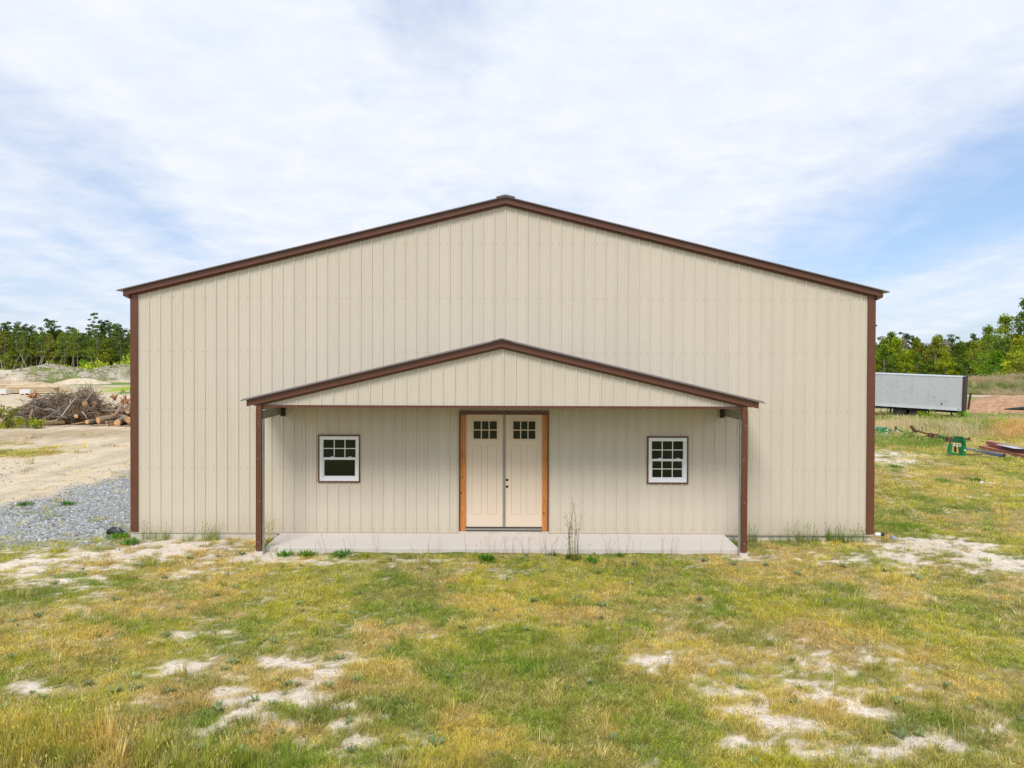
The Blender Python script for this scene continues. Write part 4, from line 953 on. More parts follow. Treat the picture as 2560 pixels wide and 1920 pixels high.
# right wood
for row in range(4):
    d = 160 + row * 5
    for px in np.arange(2140, 2640, 31):
        q = px + rng.uniform(-8, 8) + row * 9; x, y = pd(q, d + rng.uniform(-1.5, 1.5)); f = rng.uniform()
        c = ((1.55, 1.45, .6), (1.0, 1.2, .7), (1.25, 1.1, .9), (.8, 1.0, .75), (1.7, 1.7, .55))[int(rng.integers(0, 5))] if row < 2 else ((.8, .95, .8), (1.1, 1.1, 1.0))[int(rng.integers(0, 2))]
        sc = rng.uniform(.62, .85) if row == 0 else (rng.uniform(.78, .98) if row == 1 else rng.uniform(.98, 1.12))
        if row > 1 and f < .25: tree('tallpine', int(rng.integers(0, 4)), x, y, rng.uniform(.85, .95), (.7, .85, .8), *GL['pineR'])
        else: tree('broad', int(rng.integers(0, 5)), x, y, sc, c, *GL['broadR'])
for px, d, kd, sc, col_, lab in ((2470, 150, 'bigbroad', .82, (1.15, 1.25, .9), 'tall pale green tree stepping up towards the right edge'), (2512, 140, 'bigbroad', .93, (1.2, 1.3, .85), 'big light green tree near the right edge'), (2572, 136, 'bigbroad', 1.14, (.8, 1.0, .8), 'tallest dark green tree cut by the right edge'),
        (2545, 126, 'broad', 1.0, (2.0, 1.8, .9), 'blossoming cream green tree in front of the tall right edge trees'), (2490, 132, 'broad', .85, (.85, 1.3, .5), 'bright green tree at the foot of the tall right trees'), (2620, 130, 'bigbroad', 1.0, (1, 1.1, .8), 'broad green tree just outside the tall dark one'),
        (2258, 167, 'dead', 1.1, (1, 1, 1), 'bare grey tree among the leaves behind the trailer front'), (2362, 166, 'dead', 1.05, (1, 1, 1), 'pale forked dead tree in the middle of the right wood')):
    x, y = pd(px, d); tree(kd, int(rng.integers(0, 2)), x, y, sc, col_, lab)
for px, py, s_, col_, lab in ((2322, 1048, .95, (1.6, 1.9, .7), 'pale green sapling against the trailer wheels'), (2411, 1049, .75, (1.0, 1.9, .4), 'bright green bush under the trailer corner'), (2503, 1056, .5, (1.2, 2.0, .4), 'small green bush in the dry grass right of the trailer'), (2262, 1088, .38, (1.1, 1.7, .5), 'green weed clump between the two green implements'),
        (2240, 1108, .36, (.8, 1.4, .5), 'dense green weeds in front of the green bucket'), (2275, 1105, .5, (.7, 1.2, .5), 'dark green weeds left of the rusty implement'), (2210, 1050, .5, (.6, .9, .6), 'dark weeds under the trailer rail'), (2345, 1112, .4, (.8, 1.3, .5), 'low green weeds below the rusty implement')):
    x, y = at(px, py); tree('shrub', int(rng.integers(0, 3)), x, y, s_, col_, lab, cat='bush', scz=s_ * .8)
# the wood that goes on behind, as one mass
def merged(kind, k):
    tr, cr = kinds(kind, hash_seed(kind) + k * 17); o = tr.build('wood_tree', [MT['treebark'], MT['leafinst']]); COL.objects.unlink(o)
    me = o.data; nv = len(me.vertices); bm_v = [v.co[:] for v in me.vertices] + [tuple(v) for v in cr[0]]; fs = [tuple(p.vertices) for p in me.polygons]; nf = len(fs); fs += [tuple(int(i) + nv for i in f) for f in cr[1]]
    m2 = bpy.data.meshes.new('wood_tree'); m2.from_pydata(bm_v, [], fs); m2.materials.append(MT['treebark']); m2.materials.append(MT['leafinst'])
    m2.polygons.foreach_set('material_index', [0] * nf + [1] * (len(fs) - nf)); set_shade(m2, np.concatenate([np.ones((nv, 3)), cr[2]])); m2.update(); o.data = m2; return o
MT['leafinst'] = leaf_material('wood_leaf', attr='tone')
n = 1500; x_ = rng.uniform(-300, 300, n); y_ = rng.uniform(170, 215, n)
keep = (np.abs((x_ / (y_ - CAM_Y)) * FPX) < 1010) | (y_ > 172)
x_, y_ = x_[keep], y_[keep]; n = len(x_); lt = x_ < 0
ix = np.where(lt, rng.choice([0, 1, 2], n, p=[.45, .4, .15]), rng.choice([0, 2, 3], n, p=[.12, .44, .44])); s1 = rng.uniform(.78, .98, n)
tone = np.array((.16, .215, .05)) * rng.uniform(.6, 1.3, (n, 1)) * np.array((1, 1, 1)) + rng.uniform(0, .05, (n, 1)) * np.array((1, .8, .2))
scatter('woodland', np.stack([x_, y_, gz(x_, y_) - .2], 1), np.stack([0 * x_, 0 * x_, rng.uniform(0, 6.28, n)], 1), np.stack([s1, s1, s1], 1), ix, tone, [merged('pine', 0), merged('pine', 2), merged('broad', 1), merged('broad', 3)], 'dense mixed woodland closing the view behind the yard')

# ------------------------------------------------------------------ brush pile
def PT(px, py, d): return Vector(((px - 1257) / FPX * d, d + CAM_Y, CAM_Z - (py - 886.5) / FPX * d))
GB = float(gz(-22, 25.5))
def pile_h(px):
    return float(np.interp(px, [10, 40, 75, 105, 150, 175, 200, 225, 245, 262, 300, 345, 380], [.15, .55, 1.1, 1.45, 1.55, 1.5, 1.85, 1.95, 1.55, .95, .85, .75, .1]))
mb = MB(); mt = []
for i in range(2300):
    px = 160 + random.gauss(0, 72) if i % 3 else random.uniform(150, 345); px = min(max(px, 22), 350); hmax = pile_h(px); dep = random.uniform(0, 1)
    d = 41.6 + dep * 3.4; hz = hmax * math.sin(min(1, .25 + dep * .95) * math.pi / 1.9) * random.uniform(.35, 1.0)
    c = Vector(((px - 1257) / FPX * d, d + CAM_Y, GB + hz)); an = random.gauss(.2 if px < 190 else -.3, .9); el = random.gauss(.25, .45); ln = random.uniform(.2, .85) * (1.2 if px < 200 else .8)
    v = Vector((math.cos(an) * math.cos(el), math.sin(an) * math.cos(el) * .6, math.sin(el))) * ln
    if px > 195: v = v.lerp(Vector((random.gauss(0, .5), random.gauss(0, .3), random.gauss(0, .4))), .5)
    r_ = random.choice((.007, .010, .014, .022)); k_ = Vector((random.gauss(0, .05), random.gauss(0, .05), random.gauss(0, .06)))
    if (c - v).z < GB: v.z = abs(v.z) * .3
    mb.tube([c - v, c + k_, c + v], [r_, r_ * .8, r_ * .4], 3, mi=(0 if random.random() < (.45 if px < 190 else .8) else (1 if random.random() < .75 else 2)))
o = mb.build('brush_tangle', [MT['brush'], MT['brush2'], MT['deadwood']]); tag(o, 'tangle of dry grey and brown branches heaped left of the building', kind='stuff')
# dark soil core added inside the heap, coloured to give shaded gaps
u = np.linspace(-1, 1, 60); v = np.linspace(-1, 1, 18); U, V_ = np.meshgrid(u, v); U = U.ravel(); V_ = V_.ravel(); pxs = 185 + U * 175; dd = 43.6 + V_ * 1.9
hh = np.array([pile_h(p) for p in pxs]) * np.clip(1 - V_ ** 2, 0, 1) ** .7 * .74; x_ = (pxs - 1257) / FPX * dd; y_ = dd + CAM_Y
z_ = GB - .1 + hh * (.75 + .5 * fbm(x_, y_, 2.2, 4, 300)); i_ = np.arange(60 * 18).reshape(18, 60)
np_obj('dark_pile_core', np.stack([x_, y_, z_], 1), np.stack([i_[:-1, :-1].ravel(), i_[:-1, 1:].ravel(), i_[1:, 1:].ravel(), i_[1:, :-1].ravel()], 1), M('dark_soil_core', (.04, .026, .018), .95, var=.5, vscale=5, bump=.6), shade=None); tag(bpy.data.objects['dark_pile_core'], 'dark soil core added inside the brush pile for shaded gaps', kind='stuff')
def log(p, q, r, label, tone=(1, 1, 1), group=None, cat='log', r2=None):
    p = Vector(p); q = Vector(q); c = (p + q) / 2; root = empty('log', c); tag(root, label, cat, group)
    a_, b_ = p - c, q - c; d_ = (b_ - a_).normalized(); m_ = (a_ + b_) / 2 + Vector((0, 0, r * .15))
    mb = MB(); mb.tube([a_, a_.lerp(m_, .5), m_, m_.lerp(b_, .5), b_], [r * 1.04, r, r * .97, r, r2 or r * .92], 10, wob=.06); o = mb.build('bark', MT['bark'], root); o.color = (*tone, 1)
    for e_, s_, rr in ((a_, -1, r * 1.04), (b_, 1, r2 or r * .92)):
        mb = MB(); mb.tube([e_ + d_ * s_ * .002, e_ + d_ * s_ * .012], [rr * .93, rr * .91], 12); mb.build('cut_face', MT['cut'], root)
    return root
LG = [((106, 1058, 41.4), (161, 1056, 41.7), .125, 'long thick log lying along the front of the brush pile', (1.5, 1.3, 1.1)),
 ((245, 1051, 41.3), (289, 1044, 42.2), .19, 'thickest log on the right half of the pile, lying level', (1.5, 1.45, 1.3)),
 ((293, 1057, 40.9), (308, 1049, 42.0), .17, 'stubby log turning its orange cut face to the left front', (1.3, 1.2, 1.1)),
 ((321, 1050, 41.0), (300, 1041, 42.4), .165, 'log with its round cut face turned right beside the building corner', (1.4, 1.2, 1.0)),
 ((217, 1055, 40.9), (242, 1053, 41.9), .105, 'short grey log with a bright orange left end', (1.5, 1.5, 1.5)),
 ((290, 1036, 41.7), (303, 1015, 42.0), .085, 'short pale log leaning upright against the others', (1.6, 1.5, 1.4)),
 ((256, 1027, 42.2), (318, 1029, 42.4), .06, 'thin long log lying level behind the leaning one', (1.4, 1.3, 1.2)),
 ((212, 1011, 42.2), (206, 1004, 43.6), .155, 'log high in the pile with its split cut face to the front', (.9, .8, .7)),
 ((236, 1009, 42.5), (230, 1003, 43.6), .125, 'smaller cut log end high in the pile near its peak', (.9, .8, .7)),
 ((120, 1045, 41.8), (154, 1031, 42.5), .10, 'slanting log with an orange lower end in the middle of the pile', (1.1, 1.1, 1.0)),
 ((190, 1041, 41.5), (186, 1036, 42.8), .11, 'cut log end just above the ground in the middle of the pile', (1.1, 1, .8)),
 ((168, 1034, 42.0), (176, 1029, 42.9), .09, 'orange split log end left of centre in the pile', (1, .9, .8)),
 ((235, 1064, 40.7), (266, 1062, 41.0), .055, 'thin grey pole lying on the ground before the thickest log', (1.5, 1.4, 1.3)),
 ((268, 1063, 40.7), (287, 1061, 41.0), .07, 'short reddish billet on the ground at the front', (1.4, 1.0, .8)),
 ((308, 1066, 40.6), (326, 1064, 40.8), .05, 'small pale billet on the ground by the building corner', (1.5, 1.4, 1.2)),
 ((320, 1058, 41.0), (338, 1056, 41.2), .07, 'pale billet half hidden by the building corner', (1.6, 1.5, 1.3)),
 ((178, 1062, 40.9), (212, 1056, 41.1), .04, 'bent orange brown pole at the front of the pile', (1.7, 1.2, .7)),
 ((118, 1066, 40.8), (176, 1066, 40.9), .022, 'long thin stick lying on the ground along the front', (1.9, 1.7, 1.4)),
 ((265, 1056, 41.2), (288, 1055, 41.6), .07, 'short log under the thickest log', (1.4, 1.3, 1.2)),
 ((243, 1036, 42.0), (239, 1032, 43.0), .12, 'dark orange cut end beside the thickest log', (.9, .7, .6)),
 ((318, 1030, 41.8), (306, 1026, 43.0), .11, 'orange cut end above the logs beside the building corner', (1.1, .9, .8)),
 ((284, 1038, 42.0), (272, 1034, 42.8), .10, 'half split log under the thin long log', (1.2, 1, .8)),
 ((21, 1031, 42.2), (68, 1014, 43.2), .075, 'grey pole sticking out of the left end of the pile', (1.2, 1.1, 1.0)),
 ((27, 1036, 41.9), (60, 1020, 42.6), .05, 'thinner pole just below the grey pole at the left end', (1.3, 1.1, 1.0)),
 ((75, 1046, 41.6), (80, 1026, 42.0), .07, 'upright pale brown stump piece on the left half of the pile', (1.5, 1.2, 1.0)),
 ((1, 1048, 41.2), (19, 1079, 39.6), .10, 'pale log slanting to the ground at the left edge of the photo', (1.8, 1.7, 1.5)),
 ((24, 1079, 39.7), (36, 1071, 40.4), .06, 'forked end of the pale slanting log', (1.6, 1.5, 1.4))]
for a_, b_, r, lab, tn in LG:
    p, q = PT(*a_), PT(*b_)
    log(p, q, r, lab, tn)
def branch(pts, r, label, twigs=0, mat='deadwood'):
    mb = MB(); pts = [PT(*p) for p in pts]; mb.tube(pts, [r * (1 - .6 * i / (len(pts) - 1)) for i in range(len(pts))], 6)
    for i in range(twigs):
        k = random.randrange(len(pts) - 1); p = pts[k].lerp(pts[k + 1], random.random()); mb.tube([p, p + Vector((random.gauss(0, .25), random.gauss(0, .1), random.uniform(.05, .4)))], [r * .4, r * .15], 4)
    return tag(mb.build('branch', MT[mat]), label, 'branch')
branch([(154, 1041, 41.2), (171, 1017, 41.4), (182, 1003, 41.6), (193, 993, 41.9)], .05, 'long pale forked branch leaning across the middle of the pile', 3)
branch([(176, 1010, 41.4), (175, 998, 41.6)], .03, 'short pale branch crossing the long forked one')
branch([(213, 1003, 42.0), (224, 990, 42.1), (230, 980, 42.3)], .03, 'bare pale stick rising at the peak of the pile')
branch([(50, 998, 42.2), (62, 1015, 42.0), (68, 1025, 42.0)], .022, 'thin dark twig standing up from the left end of the pile', 3, 'brush')
branch([(33, 1043, 41.0), (50, 1043, 41.2), (70, 1052, 41.3), (90, 1052, 41.4)], .045, 'curved pale branch on top of the green leaves', 2)
branch([(60, 1060, 40.5), (72, 1068, 40.3), (79, 1078, 39.9)], .02, 'thin pale stick lying in the green leaves')
branch([(110, 1025, 41.6), (125, 1022, 41.6), (140, 1028, 41.6)], .03, 'short light branch lying level on the left half of the pile')
branch([(205, 1030, 41.4), (214, 1040, 41.3), (217, 1048, 41.2)], .035, 'grey green branch hanging down the front of the pile')
def stump(px, py, d, r, label, seed):
    rr = random.Random(seed); root = tag(empty('stump', PT(px, py, d)), label, 'stump'); mb = rock('root_ball', r, seed); mb.build('root_ball', MT['rust2'], root)
    mb = MB()
    for i in range(16):
        v = Vector((rr.gauss(0, 1), rr.gauss(0, 1), rr.gauss(0, 1))).normalized(); mb.tube([v * r * .7, v * r * 1.2 + Vector((0, 0, .05)), v * r * rr.uniform(1.3, 1.8)], [.035, .025, .01], 4)
    mb.build('roots', MT['rust2'], root)
MT['rust2'] = M('orange_root_clay', (.40, .19, .08), .9, var=.4, vscale=8, bump=.5)
stump(82, 990, 43, .26, 'orange brown upturned stump on the left hump of the pile', 1); stump(286, 992, 43.4, .16, 'small clay covered stump behind the pile on the right', 2); stump(312, 1003, 43.2, .24, 'reddish root ball near the building corner', 3)
def leafy(px, py, d, w_, h_, n_, label, col_, seed):
    r = np.random.default_rng(seed); c = PT(px, py, d); root = tag(empty('leafy_branch', c), label, 'leafy branch'); cl = []
    for k in range(n_): tn = r.uniform(.6, 1.3); cl.append((r.uniform(-w_, w_), r.uniform(-.5, .5), r.uniform(0, h_) * (1 - .3 * r.uniform()), .20, 42, (tn, tn, tn * .8)))
    cr = crown_np(cl, .055, seed, .8); o = np_obj('leaves', cr[0], cr[1], MT['leaf'], root, shade=cr[2]); o.color = (*col_, 1)
    mb = MB()
    for k in range(10): p = Vector((r.uniform(-w_, w_), r.uniform(-.3, .3), r.uniform(0, h_ * .5))); mb.tube([p, p + Vector((r.normal(0, .3), 0, r.uniform(.05, .4)))], [.02, .008], 4)
    mb.build('twigs', MT['bark'], root)
leafy(8, 1073, 40.0, .62, 1.25, 32, 'freshly cut leafy boughs at the left edge of the photo', (1.7, 1.45, 1.2), 1)
leafy(38, 1077, 39.8, .55, .70, 26, 'low green boughs lying between the pile and the left edge', (1.5, 1.3, 1.0), 2)
leafy(88, 1078, 40.0, .32, .62, 15, 'rounded green bough at the front left foot of the pile', (1.7, 1.6, .8), 3)

# ------------------------------------------------------------------ trailer
u_ = Vector((-.823, .568, .028)).normalized(); v_ = Vector((.568, .823, 0)).normalized(); w_ = u_.cross(v_) * -1; w_ = -w_ if w_.z < 0 else w_
v_ = w_.cross(u_) if w_.cross(u_).dot(v_) > 0 else u_.cross(w_)
trl = bpy.data.objects.new('box_trailer', None); COL.objects.link(trl)
# local axes: x along the length away from the open corner, y to the far side, z up (mirrored frame avoided by using -y)
Mx = Matrix((( -u_.x, v_.x, w_.x, 36.9), (-u_.y, v_.y, w_.y, 45.7), (-u_.z, v_.z, w_.z, -.62), (0, 0, 0, 1))); trl.matrix_world = Mx
tag(trl, 'long white scuffed box trailer parked in the grass behind the building', 'trailer')
MT['trailer'] = M('scuffed_trailer_sheet', (.57, .58, .585), .55, metal=.1, var=.2, vscale=1.4, vstretch=(1, 1, .5), color2=(.44, .46, .47), bump=.2, bscale=3)
MT['rail'] = M('aluminium_rail', (.66, .69, .74), .4, metal=.3, var=.1)
MT['scuff'] = M('grey_scuff', (.30, .33, .37), .6, var=.3, vscale=5)
TL = 14.6; k = 0; x = 0.10
while x < TL - .1:
    x2 = min(x + 1.20, TL - .02); mb = MB(); mb.box(-x2 + .006, 0.0 + (.003 if k % 2 else 0), .20, -x + .0, .03, 2.66); mb.build('side_panel', MT['trailer'], trl); x = x2; k += 1
mb = MB(); mb.box(-TL, 2.57, .2, -.1, 2.6, 2.66); mb.build('side_panel', MT['trailer'], trl)
mb = MB(); mb.box(-TL, .0, 2.72, -.12, 2.6, 2.75); mb.build('roof', MT['rail'], trl)
mb = MB(); mb.box(-TL, -.03, 2.66, -.02, .06, 2.745); mb.build('top_rail', MT['rail'], trl)
mb = MB(); mb.box(-TL, -.035, .0, -.02, .05, .20); mb.box(-TL, -.05, -.02, -.02, .0, .02); mb.build('bottom_rail', MT['rail'], trl)
mb = MB(); mb.box(-.16, -.055, -.25, .03, .14, 2.76); mb.build('corner_post', MT['chassis'], trl)
mb = MB(); mb.box(-.10, 2.5, -.25, .03, 2.64, 2.76); mb.build('corner_post', MT['chassis'], trl)
mb = MB(); mb.box(-.03, .12, .0, .0, 2.5, 2.7); mb.build('rear_door', MT['chassis'], trl)
mb = MB(); mb.box(-TL, .02, -.02, -.05, 2.58, .0); mb.box(-TL, .3, -.22, -.1, .42, -.02); mb.box(-TL, 2.1, -.22, -.1, 2.22, -.02)
for q in range(24): mb.box(-.3 - q * .6, .05, -.14, -.24 - q * .6, 2.5, -.02)
mb.build('chassis', MT['chassis'], trl)
mb = MB(); mb.beam((-.12, .1, -.1), (-.12, .1, -.62), .14, .10); mb.beam((-.95, .3, -.05), (-.80, .3, -.5), .2, .12); mb.beam((-.12, .1, -.6), (-.12, 2.4, -.6), .12, .1); mb.build('underride_guard', MT['chassis'], trl)
mb = MB(); mb.beam((.30, .0, .12), (.42, -.1, 1.45), .16, .06); mb.build('loose_bar', MT['chassis'], trl)
for ax in (3.35, 4.62):
    wh = empty('wheel', (-ax, .18, -.42)); wh.parent = trl
    for yy in (0, 2.05):
        mb = MB(); pr = [(.28, -.02), (.50, .0), (.52, .05), (.52, .22), (.50, .27), (.28, .27)]
        n_ = 22; vs_ = []; fs_ = []
        for i in range(n_):
            an = 6.2832 * i / n_
            for (r_, yq) in pr: vs_.append((r_ * math.cos(an), yq + yy, r_ * math.sin(an)))
        m_ = len(pr)
        for i in range(n_):
            for j in range(m_ - 1): a0 = i * m_ + j; b0 = ((i + 1) % n_) * m_ + j; fs_.append((a0, b0, b0 + 1, a0 + 1))
        mb.add(vs_, fs_); mb.build('tyre', MT['tyre'], wh)
        mb = MB(); mb.tube([(0, yy + .03, 0), (0, yy + .24, 0)], .285, 18); mb.tube([(0, yy - .05, 0), (0, yy + .05, 0)], .10, 10); mb.build('rim', MT['chassis'], wh)
mb = MB(); mb.box(-5.35, .05, -.62, -5.31, .75, -.05); mb.box(-2.55, .02, -.50, -2.50, .75, -.02); mb.build('mud_flap', MT['tyre'], trl)
mb = MB(); mb.tube([(-5.5, .0, -.15), (-5.9, .0, -.15), (-6.0, .0, -.28), (-6.0, .0, -.62)], .03, 6); mb.tube([(-5.5, 0, -.05), (-5.5, 0, -.62), (-5.7, 0, -.70), (-8.2, 0, -.72)], .03, 6); mb.beam((-6.9, 0, 0), (-6.9, 0, -.72), .12, .08); mb.build('side_guard', MT['chassis'], trl)
for (xa, za) in ((-1.55, .42), (-.35, .10), (-6.6, .12)):
    mb = MB(); mb.box(xa - .05, -.052, za - .02, xa + .03, -.036 if za < .2 else .002, za + .13 if za > .2 else za + .05); mb.build('marker_lamp', MT['chassis'], trl)
mb = MB()
for i in range(60):
    xa = -random.uniform(.4, 8); za = random.uniform(.5, 2.6); an = random.uniform(-.6, .9); ln = random.uniform(.05, .32)
    mb.beam((xa, -.004, za), (xa - math.cos(an) * ln, -.004, za + math.sin(an) * ln), .005, random.uniform(.01, .035))
o = mb.build('scuff_marks', MT['scuff'], trl); o['kind'] = 'stuff'

# ------------------------------------------------------------------ green and rusty implements on the right
def P2(px, py, d): return Vector(((px - 1257) / FPX * d, d + CAM_Y, CAM_Z - (py - 890 - (px - 1257) * .0035) / FPX * d))
# curved green bucket
DB = at(2208, 1093)[1] - CAM_Y; c = P2(2208, 1092, DB); gb = tag(empty('tractor_bucket', (c.x, c.y, float(gz(c.x, c.y)))), 'round green loader bucket with white marking beside the building corner', 'bucket')
prof = [(-.16, 0), (.18, 0), (.24, .14), (.27, .30), (.22, .44), (.12, .52), (-.02, .53), (-.12, .47), (-.19, .34), (-.22, .16)]
mb = MB(); mb.prism(prof, 'y', -.25, .45); o = mb.build('bucket_shell', MT['green'], gb)
mb = MB(); mb.prism([(-.52, .12), (-.2, .10), (-.2, .26), (-.34, .26), (-.36, .44), (-.52, .44)], 'y', -.1, .15); mb.build('bucket_arm', MT['green'], gb)
mb = MB(); mb.prism([(.16, .40), (.34, .43), (.44, .40), (.30, .36)], 'y', -.2, .3); mb.tube([(.24, -.2, .34), (.36, -.2, .30), (.38, -.2, .18)], .02, 5); mb.build('curved_lip', MT['greend'], gb)
mb = MB(); mb.box(.03, -.256, .07, .13, -.251, .28); mb.box(.09, -.256, .36, .17, -.251, .46); mb.build('white_decal', MT['white'], gb)
def glyph(body, size, loc, rot, mat, parent, name='lettering'):
    cu = bpy.data.curves.new(name, 'FONT'); cu.body = body; cu.size = size; cu.extrude = .001; cu.materials.append(mat); cu.align_x = 'CENTER'; cu.align_y = 'CENTER'
    tmp = bpy.data.objects.new(name, cu); COL.objects.link(tmp); m_ = bpy.data.meshes.new_from_object(tmp.evaluated_get(bpy.context.evaluated_depsgraph_get())); bpy.data.objects.remove(tmp)
    o = bpy.data.objects.new(name, m_); COL.objects.link(o); o.parent = parent; o.location = loc; o.rotation_euler = rot; return o
glyph('60', .12, (.08, -.258, .175), (R(90), R(-90), 0), MT['greend'], gb)
# green linkage
DL = at(2240, 1091)[1] - CAM_Y; c = P2(2240, 1092, DL); z0 = float(gz(c.x, c.y)); gl_ = tag(empty('hitch_linkage', (c.x, c.y, z0)), 'thin dark green hitch linkage standing in weeds left of the rusty implement', 'implement')
def loc2(px, py): p = P2(px, py, DL); return (p.x - c.x, 0, p.z - z0)
mb = MB(); mb.beam(loc2(2241, 1066), loc2(2241, 1073), .10, .07); mb.beam(loc2(2241, 1072), loc2(2234, 1086), .06, .05); mb.build('upright', MT['greend'], gl_)
mb = MB(); mb.beam(loc2(2241, 1072), loc2(2260, 1080), .06, .05); mb.beam(loc2(2258, 1079), loc2(2268, 1088), .05, .05); mb.build('link_arm', MT['greend'], gl_)
mb = MB(); mb.beam(loc2(2243, 1075), loc2(2248, 1079), .06, .04); mb.build('white_tag', MT['white'], gl_)
# rusty tillage implement
D_ = DR = at(2335, 1107)[1] - CAM_Y; c = P2(2330, 1100, D_); z0 = float(gz(c.x, c.y)); ri = tag(empty('rusty_implement', (c.x, c.y, z0)), 'rusty farm implement with a long raised drawbar lying in the grass', 'implement')
def loc3(px, py, dy=0.0): p = P2(px, py, DR); return (p.x - c.x, dy, p.z - z0)
mb = MB(); mb.beam(loc3(2279, 1065), loc3(2288, 1077), .13, .10); mb.beam(loc3(2287, 1075), loc3(2334, 1090), .12, .07); mb.build('drawbar', MT['rust'], ri)
mb = MB(); mb.beam(loc3(2288, 1077), loc3(2276, 1086), .05, .04); mb.beam(loc3(2289, 1076), loc3(2292, 1082), .08, .08); mb.beam(loc3(2295, 1094), loc3(2322, 1089.5), .04, .04); mb.build('brace', MT['rust'], ri)
a_, b_ = loc3(2331, 1098), loc3(2344, 1085); mb = MB(); mb.box(a_[0], -.15, a_[2], b_[0], .2, b_[2]); mb.box(a_[0] + .03, -.19, a_[2] + .06, b_[0] - .05, -.15, b_[2] - .05); mb.beam(loc3(2322, 1088), loc3(2332, 1088), .16, .2); mb.beam(loc3(2323, 1097), loc3(2335, 1092), .1, .1); mb.build('gearbox', MT['rust'], ri)
mb = MB(); mb.beam(loc3(2299, 1099, .4), loc3(2392, 1106, .4), .1, .05); mb.beam(loc3(2301, 1104, -.4), loc3(2372, 1110, -.4), .1, .06)
for q in (0.05, .35, .65, .95): p = Vector(loc3(2299, 1099, .4)).lerp(Vector(loc3(2372, 1106, .4)), q); mb.beam(p, (p.x - .03, -.4, p.z - .1), .07, .05); mb.beam((p.x, -.2, p.z), (p.x + .05, -.2, p.z - .3), .05, .04)
mb.build('frame', MT['rust'], ri)
mb = MB(); mb.tube([loc3(2344, 1092), loc3(2366, 1097)], .045, 8); mb.tube([loc3(2349, 1091, -.1), loc3(2360, 1095, -.1)], .09, 8); mb.build('hydraulic_cylinder', MT['greend'], ri)
mb = MB(); mb.beam(loc3(2369, 1098), loc3(2380, 1098), .2, .22); mb.tube([loc3(2362, 1096), loc3(2424, 1098)], .05, 6); mb.beam(loc3(2424, 1094), loc3(2426, 1104), .08, .08); mb.build('rear_bar', MT['rust'], ri)
# green quick-attach frame
D_ = at(2393, 1141)[1] - CAM_Y; c = P2(2393, 1140, D_); z0 = float(gz(c.x, c.y)); qa = tag(empty('attachment_frame', (c.x, c.y, z0)), 'bright green upright tractor attachment frame with white stickers', 'implement')
def loc4(px, py, dy=0.0): p = P2(px, py, D_); return Vector((p.x - c.x, dy, p.z - z0))
SC = FPX / D_
def lp(zx, zy): return loc4(2170 + zx / 7.628, 1040 + zy / 7.628)         # measured on the enlarged photograph
hood = [lp(1590, 470), lp(1650, 390), lp(1815, 400), lp(1855, 520), lp(1600, 490)]
mb = MB(); mb.prism([(p.x, p.z) for p in (lp(1600, 485), lp(1648, 395), lp(1700, 390), lp(1720, 505))], 'y', -.05, -.02); mb.prism([(p.x, p.z) for p in (lp(1700, 390), lp(1800, 400), lp(1835, 520), lp(1720, 505))], 'y', -.05, -.02)
mb.build('hood_plate', MT['greend'], qa)
mb = MB(); mb.beam(lp(1640, 392), lp(1815, 405), .10, .03); mb.prism([(p.x, p.z) for p in (lp(1790, 400), lp(1822, 405), lp(1862, 480), lp(1855, 545), lp(1825, 540))], 'y', -.09, .10); mb.build('hood_edge', MT['green'], qa)
mb = MB(); mb.prism([(p.x, p.z) for p in (lp(1560, 545), lp(1605, 540), lp(1590, 700), lp(1600, 735), lp(1540, 720), lp(1550, 660))], 'y', -.08, .08); mb.build('upright', MT['green'], qa)
mb = MB(); mb.prism([(p.x, p.z) for p in (lp(1765, 570), lp(1860, 540), lp(1850, 770), lp(1770, 765), lp(1780, 700))], 'y', -.10, .12); mb.beam(lp(1800, 560) + Vector((0, -.1, 0)), lp(1790, 760) + Vector((0, -.1, 0)), .03, .03); mb.build('upright', MT['green'], qa)
mb = MB(); mb.beam(lp(1560, 705), lp(1775, 740), .12, .07); mb.build('lower_bar', MT['green'], qa)
mb = MB(); mb.beam(lp(1595, 540), lp(1840, 580), .06, .055); mb.build('middle_bar', MT['greend'], qa)
mb = MB(); mb.tube([lp(1600, 490), lp(1840, 525)], .012, 5); mb.beam(lp(1585, 470), lp(1575, 560), .05, .05); mb.build('pin_rod', MT['rust'], qa)
mb = MB(); mb.beam(lp(1682, 585), lp(1682, 690), .06, .07); mb.build('dark_strut', MT['chassis'], qa)
for zx, zy in ((1640, 552), (1697, 562), (1752, 575), (1830, 650)):
    p = lp(zx, zy); mb = MB(); mb.box(p.x - .035, -.125 if zx > 1800 else -.06, p.z - .028, p.x + .035, -.118 if zx > 1800 else -.052, p.z + .028); mb.build('white_sticker', MT['white'], qa)
